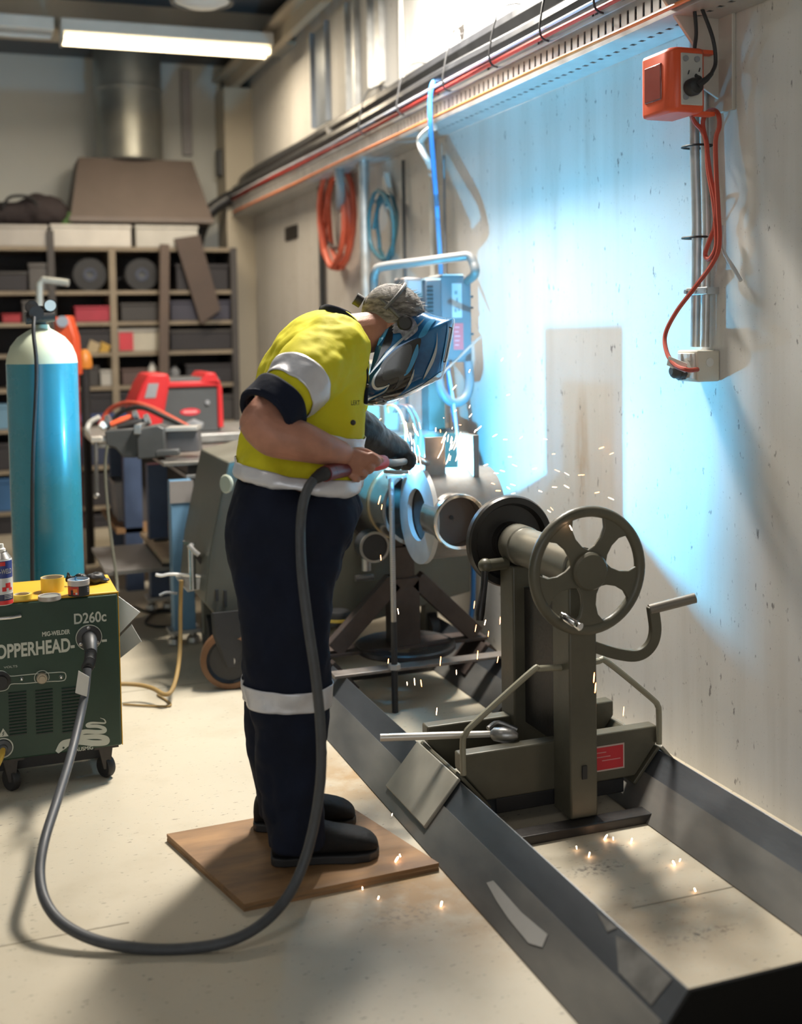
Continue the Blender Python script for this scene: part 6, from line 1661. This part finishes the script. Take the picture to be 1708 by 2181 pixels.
# steel fabrication table with vise (near bench)
nb = thing('steel_table', 'heavy steel table on pale blue legs beside the headstock', 'workbench', (1.2, 5.9, 0))
ZN = 0.88
nx0, nx1, ny0, ny1 = 0.845, 1.75, 5.62, 6.45
MB().box((nx0, ny0, ZN - 0.018), (nx1, ny1, ZN)).build('table_top', mat('worn_table_steel', (0.33, 0.32, 0.30), 0.35, 0.8, 0.2, 10), nb, bevel=0.003)
MB().box((nx0 + 0.11, ny0 + 0.01, ZN - 0.085), (nx1, ny1 - 0.02, ZN - 0.066)).build('drawer_rail', M_STEEL, nb, bevel=0.002)
MB().box((nx0 + 0.12, ny0 + 0.03, ZN - 0.066), (nx1 - 0.02, ny1 - 0.04, ZN - 0.018)).build('apron', M_DARK, nb)
LGX = ony(392, 1200, 5.56).x
for x, y, m in ((LGX, 5.62, M_BLUE), (1.68, 5.62, M_BLUE), (LGX, 6.38, M_NAVYPOST), (1.68, 6.38, M_NAVYPOST)):
    lg = MB().box((x - 0.052, y - 0.045, 0.075), (x + 0.052, y + 0.045, ZN - 0.085)).build('leg', m, nb, bevel=0.004)
    MB().box((x - 0.075, y - 0.06, 0.062), (x + 0.075, y + 0.06, 0.078)).build('foot_plate', M_GALV, lg)
    for dx in (-0.045, 0.045):
        MB().lathe([(0.03, 0), (0.034, 0.008), (0.03, 0.03), (0.018, 0.04), (0.018, 0.062)], (x + dx, y, 0), (0, 0, 1), 18).build('levelling_foot', M_STEEL, lg)
MB().box((LGX - 0.056, 5.57, ZN - 0.19), (LGX + 0.056, 5.574, ZN - 0.085)).build('bare_collar', mat('grey_primer', (0.23, 0.215, 0.21), 0.5), nb)
MB().box((LGX - 0.35, 5.7, 0.345), (1.7, 6.4, 0.362)).build('lower_shelf', mat('shelf_angle', (0.13, 0.125, 0.12), 0.5, 0.3), nb)
pw2 = [onz(x, y, 0.375) for x, y in ((298, 1141), (366, 1141), (372, 1200), (346, 1200))]
MB().prism(pw2, (0, 0, 0.02)).build('wood_offcut', M_PALEWOOD, None, 'pale brown board lying on the lower shelf of the steel table', 'board', smooth=False)
q = onz(345, 1150, 0.40)
MB().tube([q + V((-0.04, 0, 0)), q + V((0, -0.015, 0.004)), q + V((0.05, 0.0, 0))], 0.008, 8, sm=3).build('pliers', M_BLACK, None, 'black pliers lying on the pale brown board', 'pliers')
q = onz(278, 1110, 0.37)
cr = thing('plastic_crate', 'translucent grey plastic crate on the lower shelf under the bench', 'crate', (q.x, q.y, 0.364))
h = 0.23
lo = [(q.x - 0.07, q.y - 0.0), (q.x + 0.16, q.y - 0.0), (q.x + 0.16, q.y + 0.3), (q.x - 0.07, q.y + 0.3)]
b = MB().add([V((x, y, 0.3715)) for x, y in lo] + [V((x + (0.015 if x > q.x else -0.015), y, 0.3715 + h)) for x, y in lo], [(0, 1, 5, 4), (1, 2, 6, 5), (2, 3, 7, 6), (3, 0, 4, 7), (3, 2, 1, 0)])
b.build('tub', mat('cloudy_plastic', (0.24, 0.235, 0.25), 0.4), cr)
MB().tube([V((x + (0.018 if x > q.x else -0.018), y, 0.3715 + h)) for x, y in lo], 0.009, 8, closed=True).build('rim', mat('cloudy_rim', (0.42, 0.41, 0.42), 0.4), cr)
for z in (0.06, 0.12):
    MB().box((q.x - 0.072, q.y - 0.006, 0.3715 + z), (q.x + 0.162, q.y, 0.3715 + z + 0.008)).build('rib', mat('cloudy_plastic', (0.24, 0.235, 0.25), 0.4), cr)
# bench vise: base, body, jaws, screw and bar
vz = ZN
q = onz(262, 930, ZN)
vx, vy = onz(305, 985, ZN).x, 5.85
VS = thing('bench_vise', 'large grey bench vise on the corner of the steel table', 'vise', (nx0 + 0.05, vy, ZN))
M_VISE = mat('vise_grey', (0.065, 0.068, 0.07), 0.5, 0.2, 0.15, 8)
def vbox(pts, d, dep, name, m=M_VISE, bev=0.008):
    return MB().prism([at(x, y, d) for x, y in pts], FH * dep).build(name, m, VS, bevel=bev)
vbox([(292, 979), (352, 975), (350, 912), (335, 906), (300, 912), (290, 930)], 5.75, 0.16, 'fixed_body')
vbox([(222, 918), (290, 912), (300, 935), (292, 975), (262, 975), (245, 955), (226, 950)], 5.78, 0.13, 'moving_body')
vbox([(285, 905), (300, 903), (300, 925), (285, 925)], 5.74, 0.18, 'jaw', M_STEEL, 0.003)
vbox([(345, 918), (420, 915), (425, 962), (350, 966)], 5.80, 0.10, 'anvil_block', mat('worn_anvil', (0.12, 0.12, 0.13), 0.4, 0.5))
vbox([(345, 912), (418, 909), (420, 917), (345, 920)], 5.78, 0.14, 'anvil_face', M_GALV, 0.002)
vbox([(330, 960), (380, 956), (382, 970), (330, 974)], 5.70, 0.05, 'base_lug')
MB().cyl(at(195, 938, 5.8), at(240, 936, 5.82), 0.022, n=16).build('screw', M_STEEL, VS)
MB().cyl(at(204, 938, 5.78), at(206, 1055, 5.78), 0.010, n=12).build('tommy_bar', mat('dull_bar', (0.17, 0.165, 0.16), 0.4, 0.5), VS)
MB().ball(at(206, 1056, 5.78), 0.016, 12).build('bar_knob', M_STEEL, VS)
vbox([(193, 932), (218, 931), (218, 942), (193, 943)], 5.77, 0.03, 'screw_collar', M_PALE, 0.003)
MB().tube([at(228, 948, 5.75), at(224, 1000, 5.74), at(230, 1090, 5.7), at(240, 1170, 5.65), at(248, 1230, 5.6), at(250, 1262, 5.55)], 0.007, 8, sm=5).build('hanging_lead', mat('olive_lead', (0.10, 0.10, 0.075), 0.5), None, 'thin olive lead hanging from the bench vise to the floor', 'cable')
# tools on top of the vise
q = at(262, 893, 5.86)
for k, (c0, c1, r, m, lab) in enumerate((((236, 905), (285, 885), 0.018, M_ORANGE, 'orange handled tool lying on the bench vise'), ((250, 910), (310, 895), 0.022, M_DARK, 'dark grinder body lying on the bench vise'), ((215, 912), (228, 898), 0.024, M_WHITE, 'small white roll on the end of the bench vise'))):
    t = thing('hand_tool' if k < 2 else 'wire_roll', lab, 'tool' if k < 2 else 'roll', at(*c0, 5.85))
    MB().tube([at(*c0, 5.85), at((c0[0] + c1[0]) / 2, (c0[1] + c1[1]) / 2, 5.86), at(*c1, 5.87)], [r * 0.8, r, r * 0.6], 12).build('handle', m, t)
    MB().cyl(at(*c1, 5.87), at(c1[0] + 8, c1[1] - 3, 5.87), r * 1.3, n=16).build('head', M_STEEL, t)
# clamp with lever mounted between blue leg and headstock
tc_ = thing('toggle_clamp', 'chrome toggle clamp with a long silver lever beside the blue leg', 'clamp', at(405, 1255, 5.05))
MB().cyl(at(408, 1165, 5.05), at(411, 1255, 5.05), 0.016, n=16).build('post', M_CHROME, tc_)
MB().prism([at(x, y, 5.04) for x, y in ((388, 1153), (414, 1157), (414, 1162), (392, 1160))], FH * 0.03).build('top_cap', M_CHROME, tc_)
MB().tube([at(402, 1160, 5.03), at(415, 1175, 5.03), at(424, 1182, 5.03)], 0.011, 10).build('pivot', M_STEEL, tc_)
MB().tube([at(332, 1224, 5.02), at(345, 1226, 5.02), at(368, 1223, 5.03), at(440, 1228, 5.06)], 0.007, 10, sm=4).build('lever', mat('bright_lever', (0.8, 0.8, 0.8), 0.25, 0.5), tc_)
MB().prism([at(x, y, 5.05) for x, y in ((372, 1228), (445, 1232), (445, 1252), (400, 1262), (385, 1246))], FH * 0.04).build('bracket', M_STEEL, tc_, bevel=0.004)
MB().bar(at(415, 1178, 5.07), at(455, 1232, 5.10), 0.012, 0.02).build('link', M_DARK, tc_)
MB().tube([at(340, 1268, 5.06), at(355, 1262, 5.06), at(378, 1264, 5.06)], 0.006, 8, sm=4).build('lower_lever', M_GREY, tc_)
# ------------------------------------------------------------------ sparks and fume
M_SPARK = mat('glowing_spark', (1.0, 0.34, 0.10), 0.5, emit=16.0, v=0.0)
M_SPARKW = mat('white_hot_spark', (1.0, 0.62, 0.36), 0.5, emit=22.0, v=0.0)
def spark_mesh(name, m):
    b = MB().lathe([(0.0, -0.5), (0.10, -0.42), (0.13, -0.1), (0.13, 0.25), (0.08, 0.43), (0.0, 0.5)], (0, 0, 0), (0, 0, 1), 8)
    me = bpy.data.meshes.new(name)
    me.from_pydata(b.v, [], b.f)
    me.shade_smooth()
    me.materials.append(m)
    return me
SM, SMW = spark_mesh('spark', M_SPARK), spark_mesh('spark_hot', M_SPARKW)
def spark(p, d, L, w, hot, lab, grp):
    o = bpy.data.objects.new('spark', SMW if hot else SM)
    col.objects.link(o)
    o.location = p
    o.rotation_mode = 'QUATERNION'
    o.rotation_quaternion = d.to_track_quat('Z', 'Y')
    o.scale = (w * 4, w * 4, L)
    tag(o, lab, 'spark', grp)
T = lambda x, y: (1050 + x * 0.3852, 500 + y * 0.3853)
rr = random.Random(21)
wall_s = [T(*p) for p in ((145, 665), (50, 690), (85, 885), (10, 1110), (68, 1132), (155, 1122), (290, 1130), (600, 1178), (335, 1212), (93, 1228), (120, 1275), (230, 1293), (355, 1304), (408, 1322), (488, 1328), (340, 1395), (407, 1392), (85, 1400), (110, 1382), (112, 1430), (28, 1415), (262, 1418), (575, 1425), (652, 1458), (325, 1515), (310, 1528), (430, 1620), (932, 1505), (950, 1590), (15, 1318), (655, 1210), (1028, 1470))]
wall_s += [(1020, 912), (1012, 918), (980, 905), (963, 912), (945, 890), (938, 918), (928, 915), (1041, 1080), (1050, 1030), (1040, 1055), (1060, 1008), (1070, 1003), (1035, 990), (1440, 1164), (1002, 885), (1000, 866), (968, 825), (970, 875), (1000, 790)]
for i, (x, y) in enumerate(wall_s):
    big = (x, y) in (T(430, 1620), (1440, 1164), (1020, 912))
    d_ = 3.35 if (x, y) == T(430, 1620) else rr.uniform(4.05, 4.45)
    p = at(x, y, d_)
    v = (at(x, y, d_) - (ARC + V((0, 0, -0.05)))).normalized() + V((0, 0, rr.uniform(-0.5, 0.3))) + RH * rr.uniform(-0.3, 0.3)
    spark(p, v, (0.030 if big else rr.uniform(0.010, 0.024)), 0.0024 if big else rr.uniform(0.0011, 0.0019), rr.random() < 0.5, 'glowing spark flying between the workpiece and the wall', 'sparks in front of the wall')
near_s = [(876 + rr.uniform(-12, 22), 905 + rr.uniform(0, 100)) for k in range(26)] + [(955 + rr.uniform(-18, 26), 985 - rr.uniform(0, 55)) for k in range(22)]
for i, (x, y) in enumerate(near_s):
    d_ = rr.uniform(4.15, 4.34) if x < 915 else rr.uniform(4.36, 4.46)
    p = at(x, y, d_)
    v = CU * 1.0 + CR * (0.35 if x > 915 else -0.25) + CR * rr.uniform(-0.2, 0.2)
    spark(p, v, rr.uniform(0.018, 0.05), rr.uniform(0.0010, 0.0018), True, 'hot spark streaking up beside the torch tip', 'sparks at the weld')
low_s = [(848, 1302), (1013, 1338), (1040, 1350), (1080, 1350), (1065, 1322), (1033, 1326), (827, 1408), (1017, 1395), (938, 1408), (972, 1432), (867, 1456), (883, 1452), (897, 1455), (930, 1515), (1072, 1475), (1058, 1498), (1060, 1405), (1010, 1288), (811, 1188), (813, 1080), (808, 1065), (1000, 1165)]
for x, y in low_s:
    p = at(x, y, rr.uniform(4.05, 4.2))
    spark(p, V((rr.uniform(-0.2, 0.25), rr.uniform(-0.2, 0.2), 1)), rr.uniform(0.012, 0.034), rr.uniform(0.0014, 0.0023), rr.random() < 0.4, 'orange spark falling under the workpiece', 'sparks below the workpiece')
for x, y, d_ in ((1268, 1465, 3.3), (1265, 1443, 3.3), (1328, 1515, 3.6)):
    spark(at(x, y, d_), V((0.1, 0, 1)), 0.03, 0.002, False, 'orange spark falling past the olive tailstock post', 'sparks at the tailstock')
for x, y, s in ((845, 1830, 1.6), (940, 1925, 1.2), (1290, 1783, 1.6), (1345, 1790, 1.4), (1255, 1820, 1.2), (1435, 1838, 1.5), (1480, 1895, 0.9), (835, 1735, 0.8), (806, 1912, 0.7), (772, 1892, 0.7), (1228, 1805, 0.9), (1306, 1786, 0.9), (1448, 1832, 0.8), (852, 1822, 0.8)):
    on_board = x < 930 and y < 1870
    p = onz(x, y, 0.03 if on_board else 0.008)
    spark(p, V((rr.uniform(-0.5, 0.5), rr.uniform(-0.3, 0.3), 0.8)), 0.012 * s, 0.0028 * s, True, 'glowing spark bouncing on the plywood board' if on_board else 'glowing spark landed on the concrete floor', 'sparks on the board' if on_board else 'sparks on the floor')
# arc: tiny white-hot pool at the weld
MB().ball(ARC + V((0, 0, -0.012)), 0.005, 10).build('weld_pool', mat('arc_glow', (0.75, 0.9, 1.0), 0.5, emit=60.0, v=0), None, 'blinding white weld pool at the torch tip', 'weld pool')
MB().ball(FILL_POS + V((0.02, 0.02, -0.015)), 0.004, 10).build('fill_glow_ball', mat('fill_glow', (0.8, 0.9, 1.0), 0.5, emit=25.0, v=0), None, 'small added glowing ball at the top of the ring flange', 'added glow')  # glowing ball added to go with the extra flange light
# fume: rising plume that scatters the arc light
fm = bpy.data.materials.new('weld_fume')
fm.use_nodes = True
nt = fm.node_tree
nt.nodes.clear()
o_ = nt.nodes.new('ShaderNodeOutputMaterial')
pv = nt.nodes.new('ShaderNodeVolumeScatter')
pv.inputs['Color'].default_value = (0.85, 0.92, 1, 1)
nz = nt.nodes.new('ShaderNodeTexNoise')
nz.inputs['Scale'].default_value = 9
nz.inputs['Detail'].default_value = 3
tc = nt.nodes.new('ShaderNodeTexCoord')
nt.links.new(tc.outputs['Object'], nz.inputs['Vector'])
mr = nt.nodes.new('ShaderNodeMapRange')
mr.inputs['From Min'].default_value, mr.inputs['From Max'].default_value = 0.42, 0.75
mr.inputs['To Max'].default_value = 0.5
nt.links.new(nz.outputs['Fac'], mr.inputs['Value'])
nt.links.new(mr.outputs[0], pv.inputs['Density'])
nt.links.new(pv.outputs[0], o_.inputs['Volume'])
b = MB()
rs = []
pth = spline([ARC + V((-0.03, 0.03, -0.01)), ARC + V((-0.06, 0.06, 0.08)), ARC + V((-0.05, 0.09, 0.18)), ARC + V((-0.02, 0.14, 0.30)), ARC + V((0.02, 0.2, 0.44))], 4)
for i, p in enumerate(pth):
    r = 0.03 + 0.075 * math.sin(PI * (i + 1) / (len(pth) + 1)) + 0.02 * i / len(pth)
    if i == len(pth) - 1: r = 0.02
    rs.append([p + V((math.cos(t), math.sin(t), 0)) * r for t in [2 * PI * k / 20 for k in range(20)]])
b.loft(rs)
b.build('weld_fume', fm, None, 'bluish welding fume rising from the torch', 'fume', kind='stuff')
